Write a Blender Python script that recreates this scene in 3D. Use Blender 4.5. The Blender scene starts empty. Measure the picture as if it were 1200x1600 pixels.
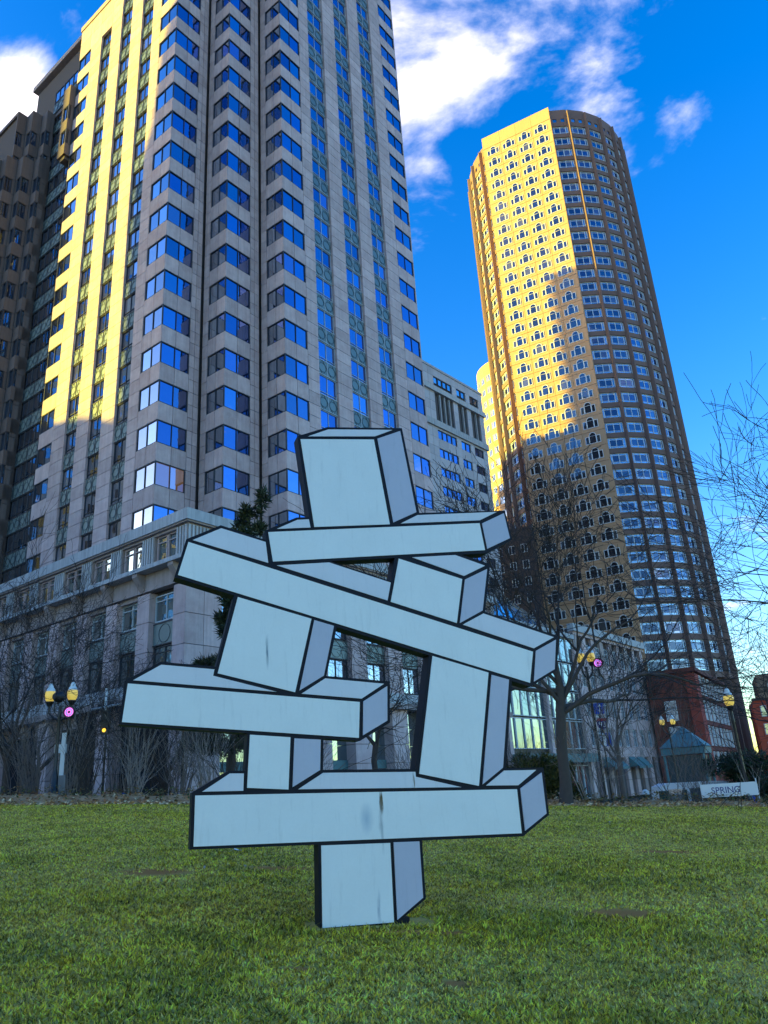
import bpy, math, random
import numpy as np
from mathutils import Matrix, Vector
rnd = random.Random(7)
R_ = math.radians
scene = bpy.context.scene
col = scene.collection

# ------------------------------------------------------------------ camera
EYE = 1.7
_p, _r = R_(20.1), R_(3.6)
F = Vector((0, math.cos(_p), math.sin(_p))); X0 = Vector((1, 0, 0)); Y0 = Vector((0, -math.sin(_p), math.cos(_p)))
CR = X0*math.cos(_r) - Y0*math.sin(_r); CU = X0*math.sin(_r) + Y0*math.cos(_r)
cam_d = bpy.data.cameras.new("camera"); cam = bpy.data.objects.new("camera", cam_d); col.objects.link(cam)
cam_d.sensor_fit = 'VERTICAL'; cam_d.sensor_height = 36; cam_d.lens = 1190/1600*36
cam_d.clip_start = 0.1; cam_d.clip_end = 6000
cam.matrix_world = Matrix(((CR.x, CU.x, -F.x, 0), (CR.y, CU.y, -F.y, 0), (CR.z, CU.z, -F.z, EYE), (0, 0, 0, 1)))
scene.camera = cam

# ------------------------------------------------------------------ light
SUN_EL, SUN_AZ = 8.0, -90.0
world = bpy.data.worlds.new("World"); scene.world = world; world.use_nodes = True
nt = world.node_tree; nt.nodes.clear()
def N(t, kind, **kw):
    n = t.nodes.new(kind)
    for k, v in kw.items():
        if k.startswith('i_'):
            key = k[2:]; key = int(key) if key.isdigit() else key.replace('_', ' ')
            n.inputs[key].default_value = v
        else: setattr(n, k, v)
    return n
sky = N(nt, 'ShaderNodeTexSky', sky_type='NISHITA', sun_disc=False, sun_elevation=R_(SUN_EL), sun_rotation=R_(SUN_AZ))
sky.air_density = 1.0; sky.dust_density = 0.4; sky.ozone_density = 2.2
hs = N(nt, 'ShaderNodeHueSaturation'); hs.inputs['Saturation'].default_value = 1.42; hs.inputs['Hue'].default_value = 0.520; hs.inputs['Value'].default_value = 0.86
nt.links.new(sky.outputs[0], hs.inputs['Color'])
tc = N(nt, 'ShaderNodeTexCoord')
sep = N(nt, 'ShaderNodeSeparateXYZ'); nt.links.new(tc.outputs['Generated'], sep.inputs[0])
def M2(op, a, b=None, c=None, t=nt, clamp=False):
    n = t.nodes.new('ShaderNodeMath'); n.operation = op; n.use_clamp = clamp
    for i, x in enumerate((a, b, c)):
        if x is None: continue
        if isinstance(x, (int, float)): n.inputs[i].default_value = x
        else: t.links.new(x, n.inputs[i])
    return n.outputs[0]
den = M2('ADD', M2('MAXIMUM', sep.outputs[2], 0.0), 0.22)
cx = M2('DIVIDE', sep.outputs[0], den); cy = M2('DIVIDE', sep.outputs[1], den)
cmb = N(nt, 'ShaderNodeCombineXYZ'); nt.links.new(cx, cmb.inputs[0]); nt.links.new(cy, cmb.inputs[1])
cn = N(nt, 'ShaderNodeTexNoise', i_Scale=4.2, i_Detail=9.0, i_Roughness=0.58, i_Distortion=0.35); nt.links.new(cmb.outputs[0], cn.inputs['Vector'])
# cloud banks: soft lobes in the sky (direction, angular radius, amount)
BANKS = [((-.375, .60, .705), .075, 1.7), ((-.43, .62, .655), .12, 1.7), ((-.56, .60, .57), .16, 1.2), ((-.30, .56, .772), .07, .38),
         ((.06, .60, .80), .12, 1.1), ((.146, .624, .767), .125, 1.25), ((.225, .63, .74), .085, .95), ((.10, .55, .83), .12, 1.1), ((.18, .61, .77), .125, 1.25), ((.20, .65, .735), .09, 1.0), ((.13, .58, .80), .11, 1.2), ((.062, .66, .75), .10, 1.15), ((.07, .715, .69), .08, 1.0),
         ((.085, .75, .655), .07, .8), ((.0, .56, .83), .16, .9), ((.46, .87, .15), .13, .5), ((.62, .76, .14), .18, .5), ((.30, .95, .08), .12, .3),
         ((.1, -.75, .65), .3, .8), ((-.7, -.5, .5), .28, .7), ((.85, .45, .3), .2, .7), ((-.9, .3, .3), .25, .7), ((.6, -.75, .25), .25, .8)]
acc = None
for d, rad, amt in BANKS:
    vd = Vector(d).normalized()
    dp = N(nt, 'ShaderNodeVectorMath', operation='DISTANCE'); nt.links.new(tc.outputs['Generated'], dp.inputs[0]); dp.inputs[1].default_value = vd
    mr = N(nt, 'ShaderNodeMapRange', interpolation_type='SMOOTHSTEP'); nt.links.new(dp.outputs['Value'], mr.inputs['Value'])
    mr.inputs['From Min'].default_value = rad*1.5; mr.inputs['From Max'].default_value = 0.0
    mr.inputs['To Min'].default_value = 0.0; mr.inputs['To Max'].default_value = amt
    acc = mr.outputs[0] if acc is None else M2('MAXIMUM', acc, mr.outputs[0])
dens = M2('ADD', M2('MULTIPLY', acc, 0.33), M2('MULTIPLY_ADD', cn.outputs['Fac'], 1.7, -0.98))
cr = N(nt, 'ShaderNodeMapRange', interpolation_type='SMOOTHSTEP'); nt.links.new(dens, cr.inputs['Value'])
cr.inputs['From Min'].default_value = 0.06; cr.inputs['From Max'].default_value = 0.5; cr.inputs['To Max'].default_value = 0.95
CLOUD_MIX = cr.outputs[0]
mixc = N(nt, 'ShaderNodeMix', data_type='RGBA'); nt.links.new(CLOUD_MIX, mixc.inputs['Factor'])
nt.links.new(hs.outputs[0], mixc.inputs['A'])
cl2 = N(nt, 'ShaderNodeTexNoise', i_Scale=11.0, i_Detail=5.0); nt.links.new(cmb.outputs[0], cl2.inputs['Vector'])
ccol = N(nt, 'ShaderNodeMix', data_type='RGBA'); nt.links.new(cl2.outputs['Fac'], ccol.inputs['Factor'])
ccol.inputs['A'].default_value = (1.7, 1.7, 2.2, 1); ccol.inputs['B'].default_value = (4.6, 4.0, 3.7, 1)
nt.links.new(ccol.outputs['Result'], mixc.inputs['B'])
bg = N(nt, 'ShaderNodeBackground'); bg.inputs['Strength'].default_value = 0.15
nt.links.new(mixc.outputs['Result'], bg.inputs['Color'])
wo = N(nt, 'ShaderNodeOutputWorld'); nt.links.new(bg.outputs[0], wo.inputs['Surface'])

sun_d = bpy.data.lights.new("sun", 'SUN'); sun = bpy.data.objects.new("sun", sun_d); col.objects.link(sun)
sun_d.energy = 3.3; sun_d.angle = R_(0.53); sun_d.color = (1.0, 0.79, 0.05)
sd = Vector((math.sin(R_(SUN_AZ))*math.cos(R_(SUN_EL)), math.cos(R_(SUN_AZ))*math.cos(R_(SUN_EL)), math.sin(R_(SUN_EL))))
sun.rotation_euler = sd.to_track_quat('Z', 'Y').to_euler(); sun.location = (-60, 0, 120)

scene.view_settings.view_transform = 'Standard'; scene.view_settings.look = 'None'
scene.view_settings.exposure = 2.3; scene.view_settings.gamma = 1.0; scene.view_settings.use_curve_mapping = False
scene.cycles.max_bounces = 6; scene.cycles.diffuse_bounces = 3; scene.cycles.glossy_bounces = 3; scene.cycles.transparent_max_bounces = 6
scene.cycles.use_denoising = True

# ------------------------------------------------------------------ materials
def mat(name, base, rough=0.8, var=0.0, noise=0.0, nscale=3.0, spec=0.3, metal=0.0, bump=0.0, bscale=40.0, streak=0.0, emis=None, emis_s=0.0, col2=None):
    m = bpy.data.materials.new(name); m.use_nodes = True; t = m.node_tree; b = t.nodes['Principled BSDF']
    b.inputs['Roughness'].default_value = rough; b.inputs['Specular IOR Level'].default_value = spec; b.inputs['Metallic'].default_value = metal
    c = N(t, 'ShaderNodeRGB'); c.outputs[0].default_value = (*base, 1); out = c.outputs[0]
    if col2 is not None or noise or streak:
        tcn = N(t, 'ShaderNodeNewGeometry')
    if col2 is not None:
        n0 = N(t, 'ShaderNodeTexNoise', i_Scale=nscale*0.35, i_Detail=5.0, i_Roughness=0.65); t.links.new(tcn.outputs['Position'], n0.inputs['Vector'])
        mp0 = N(t, 'ShaderNodeMapRange'); t.links.new(n0.outputs['Fac'], mp0.inputs[0]); mp0.inputs[1].default_value = .38; mp0.inputs[2].default_value = .62
        mx = N(t, 'ShaderNodeMix', data_type='RGBA'); t.links.new(mp0.outputs[0], mx.inputs['Factor']); t.links.new(out, mx.inputs['A']); mx.inputs['B'].default_value = (*col2, 1); out = mx.outputs['Result']
    val = None
    if noise:
        n1 = N(t, 'ShaderNodeTexNoise', i_Scale=nscale, i_Detail=7.0, i_Roughness=0.7); t.links.new(tcn.outputs['Position'], n1.inputs['Vector'])
        val = M2('MULTIPLY_ADD', n1.outputs['Fac'], 2*noise, 1-noise, t=t)
    if streak:
        mpn = N(t, 'ShaderNodeMapping'); mpn.inputs['Scale'].default_value = (2.2, 2.2, 0.12); t.links.new(tcn.outputs['Position'], mpn.inputs[0])
        n2 = N(t, 'ShaderNodeTexNoise', i_Scale=1.6, i_Detail=6.0, i_Roughness=0.7); t.links.new(mpn.outputs[0], n2.inputs['Vector'])
        mp2 = N(t, 'ShaderNodeMapRange'); t.links.new(n2.outputs['Fac'], mp2.inputs[0]); mp2.inputs[1].default_value = .35; mp2.inputs[2].default_value = .7; mp2.inputs[3].default_value = 1+streak*.3; mp2.inputs[4].default_value = 1-streak
        val = mp2.outputs[0] if val is None else M2('MULTIPLY', val, mp2.outputs[0], t=t)
    if var:
        g = N(t, 'ShaderNodeNewGeometry'); oi = N(t, 'ShaderNodeObjectInfo')
        fr = M2('FRACT', M2('ADD', g.outputs['Random Per Island'], oi.outputs['Random'], t=t), t=t)
        vv = M2('MULTIPLY_ADD', fr, 2*var, 1-var, t=t); val = vv if val is None else M2('MULTIPLY', val, vv, t=t)
    if val is not None:
        h = N(t, 'ShaderNodeHueSaturation'); t.links.new(val, h.inputs['Value']); t.links.new(out, h.inputs['Color']); out = h.outputs[0]
    t.links.new(out, b.inputs['Base Color'])
    if bump:
        nb = N(t, 'ShaderNodeTexNoise', i_Scale=bscale, i_Detail=4.0); g2 = N(t, 'ShaderNodeNewGeometry'); t.links.new(g2.outputs['Position'], nb.inputs['Vector'])
        bp = N(t, 'ShaderNodeBump'); bp.inputs['Strength'].default_value = bump; bp.inputs['Distance'].default_value = 0.02
        t.links.new(nb.outputs['Fac'], bp.inputs['Height']); t.links.new(bp.outputs[0], b.inputs['Normal'])
    if emis: b.inputs['Emission Color'].default_value = (*emis, 1); b.inputs['Emission Strength'].default_value = emis_s
    return m
def glass(name, dark, tint, refl=0.35, wav=0.02, rough=0.015, warm=None):
    m = bpy.data.materials.new(name); m.use_nodes = True; t = m.node_tree; b = t.nodes['Principled BSDF']
    b.inputs['Base Color'].default_value = (*dark, 1); b.inputs['Roughness'].default_value = 0.12; b.inputs['Specular IOR Level'].default_value = 0.4
    if warm: b.inputs['Emission Color'].default_value = (*warm[:3], 1); b.inputs['Emission Strength'].default_value = warm[3]
    gl = N(t, 'ShaderNodeBsdfGlossy'); gl.inputs['Roughness'].default_value = rough
    oi = N(t, 'ShaderNodeObjectInfo'); ge = N(t, 'ShaderNodeNewGeometry'); rv = M2('FRACT', M2('ADD', oi.outputs['Random'], ge.outputs['Random Per Island'], t=t), t=t)
    h1 = N(t, 'ShaderNodeHueSaturation'); h1.inputs['Color'].default_value = (*tint, 1); t.links.new(M2('MULTIPLY_ADD', rv, .4, .7, t=t), h1.inputs['Value']); t.links.new(M2('MULTIPLY_ADD', M2('FRACT', M2('MULTIPLY', rv, 7.3, t=t), t=t), .35, .75, t=t), h1.inputs['Saturation']); t.links.new(h1.outputs[0], gl.inputs['Color'])
    bl = M2('GREATER_THAN', M2('FRACT', M2('MULTIPLY', rv, 13.7, t=t), t=t), .9, t=t); mb = N(t, 'ShaderNodeMix', data_type='RGBA'); t.links.new(bl, mb.inputs['Factor']); mb.inputs['A'].default_value = (*dark, 1); mb.inputs['B'].default_value = (dark[0]+.07, dark[1]+.068, dark[2]+.06, 1); t.links.new(mb.outputs['Result'], b.inputs['Base Color'])
    lw = N(t, 'ShaderNodeLayerWeight'); lw.inputs['Blend'].default_value = 0.35
    fac = M2('MULTIPLY_ADD', lw.outputs['Facing'], 0.7*(1-refl), refl, t=t, clamp=True)
    mx = N(t, 'ShaderNodeMixShader'); t.links.new(fac, mx.inputs[0]); t.links.new(b.outputs[0], mx.inputs[1]); t.links.new(gl.outputs[0], mx.inputs[2])
    nb = N(t, 'ShaderNodeTexNoise', i_Scale=0.9, i_Detail=2.0); g2 = N(t, 'ShaderNodeNewGeometry'); t.links.new(g2.outputs['Position'], nb.inputs['Vector'])
    bp = N(t, 'ShaderNodeBump'); bp.inputs['Strength'].default_value = wav; bp.inputs['Distance'].default_value = 0.3
    t.links.new(nb.outputs['Fac'], bp.inputs['Height']); t.links.new(bp.outputs[0], gl.inputs['Normal'])
    t.links.new(mx.outputs[0], t.nodes['Material Output'].inputs['Surface']); return m

GRANITE = mat('granite', (.56, .43, .40), .75, var=.12, noise=.16, nscale=2.2, streak=.16, col2=(.49, .355, .33))
WINGST = mat('shaded_wing_granite', (.15, .115, .10), .85, var=.14, noise=.18, nscale=2.0, streak=.22)  # darkened copy of the granite: shade on the wings put into the colour
GRANITE_D = mat('granite_dark', (.38, .305, .28), .8, var=.14, noise=.18, nscale=2.0, streak=.22, col2=(.33, .26, .23))
JOINT = mat('joint', (.10, .085, .08), .9)
PALE = mat('pale_cornice_stone', (.46, .46, .45), .75, noise=.2, nscale=2, streak=.35, var=.08)
GREENM = mat('green_spandrel_metal', (.15, .20, .19), .45, var=.15, noise=.12, nscale=3, metal=.3, spec=.5)
GREENL = mat('green_spandrel_line', (.05, .08, .085), .5)
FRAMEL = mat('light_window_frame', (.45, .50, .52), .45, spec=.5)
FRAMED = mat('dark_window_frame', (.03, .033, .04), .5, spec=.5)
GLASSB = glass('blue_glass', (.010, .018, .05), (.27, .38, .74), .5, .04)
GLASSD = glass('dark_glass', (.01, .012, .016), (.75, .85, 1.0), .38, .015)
GLASSW = glass('warm_lit_glass', (.03, .02, .01), (.7, .8, 1.0), .25, .01, warm=(1.0, .5, .12, .03))
PINK = mat('pink_granite', (.56, .33, .18), .72, var=.04, noise=.10, nscale=1.2, streak=.06)
PINKSHADE = mat('pink_granite_shaded', (.20, .125, .10), .75, var=.06, noise=.12, nscale=1.5)  # darker copy of the pink granite, shade of the curved side painted in
WHITEF = mat('white_window_trim', (.72, .72, .70), .5)
MSTONE = mat('grey_office_stone', (.50, .46, .46), .75, var=.12, noise=.15, nscale=1.5, streak=.12)
BRICKD = mat('dark_red_brick', (.25, .075, .05), .9, noise=.3, nscale=3, var=.12, bump=.3, bscale=6, col2=(.13, .05, .04))
BRICKR = mat('sunlit_red_brick', (.62, .11, .06), .9, noise=.25, nscale=2, var=.1)  # brightened base colour stands in for sunlight on the brick
BROWN = mat('brown_stone', (.13, .085, .065), .85, noise=.2, nscale=1, var=.1)
TEAL = mat('teal_copper', (.10, .20, .20), .6, noise=.25, nscale=4, var=.1)
BLACK = mat('black_iron', (.012, .012, .014), .4, spec=.5)
ASPH = mat('asphalt', (.05, .05, .052), .9, noise=.3, nscale=3)
PAVE = mat('paving', (.24, .23, .22), .9, noise=.2, nscale=1)
TOWERX = mat('tower_concrete', (.33, .31, .29), .8, noise=.1, nscale=.5)

# ------------------------------------------------------------------ mesh helpers
class MB:
    def __init__(s): s.v = []; s.f = []; s.mi = []; s.mats = []
    def m(s, mt):
        if mt not in s.mats: s.mats.append(mt)
        return s.mats.index(mt)
    def add(s, vs, fs, mt):
        k = len(s.v); i = s.m(mt); s.v += [tuple(p) for p in vs]
        for f in fs: s.f.append(tuple(k+a for a in f)); s.mi.append(i)
    def box(s, x0, x1, y0, y1, z0, z1, mt):
        s.add([(x0,y0,z0),(x1,y0,z0),(x1,y1,z0),(x0,y1,z0),(x0,y0,z1),(x1,y0,z1),(x1,y1,z1),(x0,y1,z1)],
              [(0,3,2,1),(4,5,6,7),(0,1,5,4),(1,2,6,5),(2,3,7,6),(3,0,4,7)], mt)
    def prism(s, poly, y0, y1, mt):            # xz polygon, extruded along y
        a = sum(poly[i][0]*poly[(i+1) % len(poly)][1]-poly[(i+1) % len(poly)][0]*poly[i][1] for i in range(len(poly)))
        if a < 0: poly = poly[::-1]
        n = len(poly); vs = [(x, y0, z) for x, z in poly] + [(x, y1, z) for x, z in poly]
        fs = [tuple(range(n)), tuple(range(2*n-1, n-1, -1))] + [(i, n+i, n+(i+1) % n, (i+1) % n) for i in range(n)]
        s.add(vs, fs, mt)
    def slab(s, poly, z0, z1, mt):             # xy polygon, extruded along z
        a = sum(poly[i][0]*poly[(i+1) % len(poly)][1]-poly[(i+1) % len(poly)][0]*poly[i][1] for i in range(len(poly)))
        if a < 0: poly = poly[::-1]
        n = len(poly); vs = [(x, y, z0) for x, y in poly] + [(x, y, z1) for x, y in poly]
        fs = [tuple(range(n-1, -1, -1)), tuple(range(n, 2*n))] + [(i, (i+1) % n, n+(i+1) % n, n+i) for i in range(n)]
        s.add(vs, fs, mt)
    def tube(s, pts, rad, n, mt, cap=True):
        k = len(s.v); i = s.m(mt); up = None
        for j, p in enumerate(pts):
            d = (pts[min(j+1, len(pts)-1)] - pts[max(j-1, 0)]).normalized()
            if up is None: up = Vector((1, 0, 0)) if abs(d.x) < .8 else Vector((0, 1, 0))
            a = d.cross(up).normalized(); b = a.cross(d); up = b.cross(a) if False else up
            for q in range(n):
                t = 2*math.pi*q/n; s.v.append(tuple(p + (a*math.cos(t) + b*math.sin(t))*rad[j]))
        for j in range(len(pts)-1):
            for q in range(n):
                s.f.append((k+j*n+q, k+j*n+(q+1) % n, k+(j+1)*n+(q+1) % n, k+(j+1)*n+q)); s.mi.append(i)
        if cap:
            s.f.append(tuple(k+q for q in range(n-1, -1, -1))); s.mi.append(i)
            e = k+(len(pts)-1)*n; s.f.append(tuple(e+q for q in range(n))); s.mi.append(i)
    def lathe(s, prof, n, mt, c=(0, 0, 0)):    # profile of (r, z)
        k = len(s.v); i = s.m(mt)
        for r, z in prof:
            for q in range(n):
                t = 2*math.pi*q/n; s.v.append((c[0]+r*math.cos(t), c[1]+r*math.sin(t), c[2]+z))
        for j in range(len(prof)-1):
            for q in range(n):
                s.f.append((k+j*n+q, k+j*n+(q+1) % n, k+(j+1)*n+(q+1) % n, k+(j+1)*n+q)); s.mi.append(i)
    def mesh(s, name, smooth=False):
        me = bpy.data.meshes.new(name); me.from_pydata(s.v, [], s.f)
        for mt in s.mats: me.materials.append(mt)
        me.polygons.foreach_set('material_index', s.mi)
        if smooth: me.polygons.foreach_set('use_smooth', [True]*len(s.f))
        me.update(); return me
    def obj(s, name, parent=None, loc=None, smooth=False, **props):
        o = bpy.data.objects.new(name, s.mesh(name, smooth)); col.objects.link(o)
        if parent is not None: o.parent = parent
        if loc is not None: o.location = loc
        for k, v in props.items(): o[k] = v
        return o
def thing(name, label, cat, loc=(0, 0, 0), group=None, rz=0):
    o = bpy.data.objects.new(name, None); col.objects.link(o); o.location = loc; o.rotation_euler = (0, 0, rz); o.empty_display_size = .3
    o['label'] = label; o['category'] = cat
    if group: o['group'] = group
    return o
def tag(o, label, cat, group=None):
    o['label'] = label; o['category'] = cat
    if group: o['group'] = group
    return o
def struct(mb, name):
    o = mb.obj(name); o['kind'] = 'structure'; return o
def on_screen(p):
    z = (p[0]*F.x+p[1]*F.y+(p[2]-EYE)*F.z)
    if z < .5: return None
    return (600+1190*(p[0]*CR.x+p[1]*CR.y+(p[2]-EYE)*CR.z)/z, 800-1190*(p[0]*CU.x+p[1]*CU.y+(p[2]-EYE)*CU.z)/z, z)

class Face:
    """a wall plane: origin, direction along it, outward normal"""
    def __init__(s, O, e, n):
        s.O = Vector(O); s.e = Vector(e).normalized(); s.n = Vector(n).normalized(); s.flip = 1
        if s.e.cross(s.n).z < 0: s.flip = -1
        e2 = s.e*s.flip
        s.rot = Matrix(((e2.x, s.n.x, 0, 0), (e2.y, s.n.y, 0, 0), (0, 0, 1, 0), (0, 0, 0, 1)))
    def at(s, x, y, z): return s.O + s.e*x + s.n*y + Vector((0, 0, z))
    def mw(s, x, y, z): return Matrix.Translation(s.at(x, y, z)) @ s.rot
_box_cache = {}
class Build:
    """one building: collects its pieces; the 300 largest in view of each kind become objects, the rest one stuff part"""
    def __init__(s, name, label, cat, loc, group=None):
        s.root = thing(name, label, cat, loc, group); s.loc = Vector(loc); s.p = {}; s.inv = Matrix.Translation(-s.loc)
    def add(s, name, me, mw, size, kids=()):
        c = on_screen(mw.translation + Vector((0, 0, size[1]/2)))
        a = 0.0
        if c:
            a = size[0]*size[1]/(c[2]*c[2])*1e4
            if not (-60 < c[0] < 1260 and -60 < c[1] < 1660): a *= 1e-4
        s.p.setdefault(name, []).append((a, me, mw, kids))
    def box(s, name, f, x0, x1, y0, y1, z0, z1, mt):
        k = (round(x1-x0, 3), round(y1-y0, 3), round(z1-z0, 3), mt.name)
        me = _box_cache.get(k)
        if me is None:
            b = MB(); w, d, h = k[:3]; b.box(-w/2, w/2, -d/2, d/2, 0, h, mt); me = _box_cache[k] = b.mesh(name)
        s.add(name, me, f.mw((x0+x1)/2, (y0+y1)/2, z0), (x1-x0, z1-z0))
    def place(s, name, me, f, x, y, z, size, kids=()):
        s.add(name, me, f.mw(x, y, z), size, kids)
    def done(s, limit=300):
        counts = {}
        for name, L in s.p.items():
            L.sort(key=lambda q: -q[0])
            for a, me, mw, kids in L[:limit]:
                o = bpy.data.objects.new(name, me); col.objects.link(o); o.parent = s.root; o.matrix_basis = s.inv @ mw
                for kn, km, jit in kids:
                    k = bpy.data.objects.new(kn, km); col.objects.link(k); k.parent = o
                    if jit: k.rotation_euler = (rnd.gauss(0, jit), 0, rnd.gauss(0, jit))
            rest = L[limit:]
            if rest:
                V = []; FS = []; MI = []; mats = []; n = 0
                for a, me, mw, kids in rest:
                    w = s.inv @ mw
                    for m2 in [me]+[k[1] for k in kids]:
                        nv = len(m2.vertices); co = np.empty(nv*3); m2.vertices.foreach_get('co', co)
                        A = np.array(w); V.append(co.reshape(-1, 3) @ A[:3, :3].T + A[:3, 3])
                        mp = []
                        for mt in m2.materials:
                            if mt not in mats: mats.append(mt)
                            mp.append(mats.index(mt))
                        for pl in m2.polygons: FS.append(tuple(n+i for i in pl.vertices)); MI.append(mp[pl.material_index])
                        n += nv
                me = bpy.data.meshes.new(name); me.from_pydata(np.concatenate(V).tolist(), [], FS)
                for mt in mats: me.materials.append(mt)
                me.polygons.foreach_set('material_index', MI); me.update()
                o = bpy.data.objects.new(name, me); col.objects.link(o); o.parent = s.root; o['kind'] = 'stuff'
        return s.root
    def part(s, name, mb, **kw):
        o = mb.obj(name, s.root, **kw); o.matrix_basis = s.inv.copy(); return o

def window_mesh(w, h, nx, fr, depth, fm, gm, bars=(), sill=0.0):
    """frame and panes, centred in x, z from 0; returns (frame, [panes])"""
    b = MB(); t = fr
    b.box(-w/2, w/2, -depth, 0, 0, t, fm); b.box(-w/2, w/2, -depth, 0, h-t, h, fm)
    b.box(-w/2, -w/2+t, -depth, 0, t, h-t, fm); b.box(w/2-t, w/2, -depth, 0, t, h-t, fm)
    panes = []; iw = (w-2*t)
    for i in range(nx):
        x0 = -w/2+t+iw*i/nx; x1 = x0+iw/nx
        if i: b.box(x0-t*.4, x0+t*.4, -depth, -.004, t, h-t, fm)
        g = MB(); g.add([(x0+t*.3, -depth*.6, t*.9), (x1-t*.3, -depth*.6, t*.9), (x1-t*.3, -depth*.6, h-t*.9), (x0+t*.3, -depth*.6, h-t*.9)], [(0, 1, 2, 3) if False else (3, 2, 1, 0)], gm)
        panes.append(g.mesh('pane'))
    for zb in bars: b.box(-w/2+t, w/2-t, -depth, -.006, zb-t*.35, zb+t*.35, fm)
    if sill: b.box(-w/2-.05, w/2+.05, -depth, sill, -.12, 0, fm)
    return b.mesh('window'), panes
def kids(panes, jit=.0035): return [('pane', p, jit) for p in panes]
def one_mesh(name, meshes):
    b = MB()
    for me in meshes:
        vs = [tuple(v.co) for v in me.vertices]; ms = list(me.materials); k = len(b.v); b.v += vs
        for pl in me.polygons: b.f.append(tuple(k+i for i in pl.vertices)); b.mi.append(b.m(ms[pl.material_index]))
    return b.mesh(name)
def solid(m, name='window'): return (one_mesh(name, [m[0]]+m[1]), [])
def single(m): return (m[0], [one_mesh('pane', m[1])])

# ------------------------------------------------------------------ terrain
def sstep(a, b, x):
    t = min(1, max(0, (x-a)/(b-a))); return t*t*(3-2*t)
def lawn_z(x, y):
    xx = max(-24, min(20, x)); b = .03*math.sin(x*.9+y*.35)+.025*math.sin(y*.8-x*.4)
    return .1 + .036*min(y, 32) - .062*xx + b*.6
def street_z(x): return -max(0, min(1.15, .055*x)) if x > 0 else 0.0
def ground_z(x, y):
    s = sstep(32.3, 38, y); return lawn_z(x, y)*(1-s) + street_z(x)*s + ((.26 if x < 4 else .26-.2*sstep(4, 8, x))+.05*math.sin(x*2.1)+.04*math.sin(x*5.3))*math.exp(-((y-32.1)/.75)**2)
def sheet(name, x0, x1, nx, y0, y1, ny, zf, mt):
    b = MB(); vs = []
    for j in range(ny+1):
        for i in range(nx+1):
            x = x0+(x1-x0)*i/nx; y = y0+(y1-y0)*j/ny; vs.append((x, y, zf(x, y)))
    b.add(vs, [(j*(nx+1)+i, j*(nx+1)+i+1, (j+1)*(nx+1)+i+1, (j+1)*(nx+1)+i) for j in range(ny) for i in range(nx)], mt)
    o = b.obj(name, smooth=True); o['kind'] = 'structure'; return o
DIRT = [(.25, 8.32, .75, .10), (2.32, 9.35, .5, .34), (-3.75, 12.4, .55, .36), (-1.9, 12.9, .5, .3), (.35, 6.6, .14, .1), (-.9, 6.9, .12, .08), (4.9, 15.5, .8, .3)]
def lawn_mat():
    m = bpy.data.materials.new('lawn_soil'); m.use_nodes = True; t = m.node_tree; b = t.nodes['Principled BSDF']
    g = N(t, 'ShaderNodeNewGeometry')
    n1 = N(t, 'ShaderNodeTexNoise', i_Scale=.55, i_Detail=6.0, i_Roughness=.7); n2 = N(t, 'ShaderNodeTexNoise', i_Scale=14.0, i_Detail=6.0, i_Roughness=.75)
    for n in (n1, n2): t.links.new(g.outputs['Position'], n.inputs['Vector'])
    r1 = N(t, 'ShaderNodeValToRGB'); e = r1.color_ramp.elements; e[0].position = .35; e[0].color = (.27, .21, .02, 1); e[1].position = .68; e[1].color = (.74, .47, .14, 1)
    t.links.new(M2('MULTIPLY_ADD', n2.outputs['Fac'], .5, M2('MULTIPLY', n1.outputs['Fac'], .55, t=t), t=t), r1.inputs[0])
    out = r1.outputs[0]; acc = None
    sx = N(t, 'ShaderNodeSeparateXYZ'); t.links.new(g.outputs['Position'], sx.inputs[0])
    for x, y, a, c in DIRT:
        dx = M2('DIVIDE', M2('SUBTRACT', sx.outputs[0], x, t=t), a, t=t); dy = M2('DIVIDE', M2('SUBTRACT', sx.outputs[1], y, t=t), c, t=t)
        d = M2('SQRT', M2('ADD', M2('MULTIPLY', dx, dx, t=t), M2('MULTIPLY', dy, dy, t=t), t=t), t=t)
        k = M2('SUBTRACT', 1.35, d, t=t, clamp=True); acc = k if acc is None else M2('MAXIMUM', acc, k, t=t)
    dm = M2('MULTIPLY', acc, M2('MULTIPLY_ADD', n2.outputs['Fac'], 2.6, .0, t=t), t=t, clamp=True)
    mx = N(t, 'ShaderNodeMix', data_type='RGBA'); t.links.new(dm, mx.inputs['Factor']); t.links.new(out, mx.inputs['A']); mx.inputs['B'].default_value = (.46, .18, .05, 1)
    t.links.new(mx.outputs['Result'], b.inputs['Base Color']); b.inputs['Roughness'].default_value = .95; b.inputs['Specular IOR Level'].default_value = .1
    bp = N(t, 'ShaderNodeBump'); bp.inputs['Strength'].default_value = .6; bp.inputs['Distance'].default_value = .04; t.links.new(n2.outputs['Fac'], bp.inputs['Height']); t.links.new(bp.outputs[0], b.inputs['Normal'])
    return m
MULCH = mat('mulch', (.46, .20, .08), .95, noise=.5, nscale=9, col2=(.60, .34, .17), bump=.6, bscale=12)
sheet('lawn', -34, 34, 68, -14, 30.6, 60, lawn_z, lawn_mat())
sheet('planting_bed', -60, 60, 240, 30.6, 38.2, 40, ground_z, MULCH)
sheet('pavement', -60, 60, 60, 38.2, 41, 3, lambda x, y: street_z(x)+.004, PAVE)
sheet('road', -160, 160, 80, 41, 330, 40, lambda x, y: street_z(x)-.02, ASPH)
b = MB(); b.add([(-2500, -2500, -1.6), (2500, -2500, -1.6), (2500, 4000, -1.6), (-2500, 4000, -1.6)], [(0, 1, 2, 3)], PAVE); struct(b, 'ground')

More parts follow.
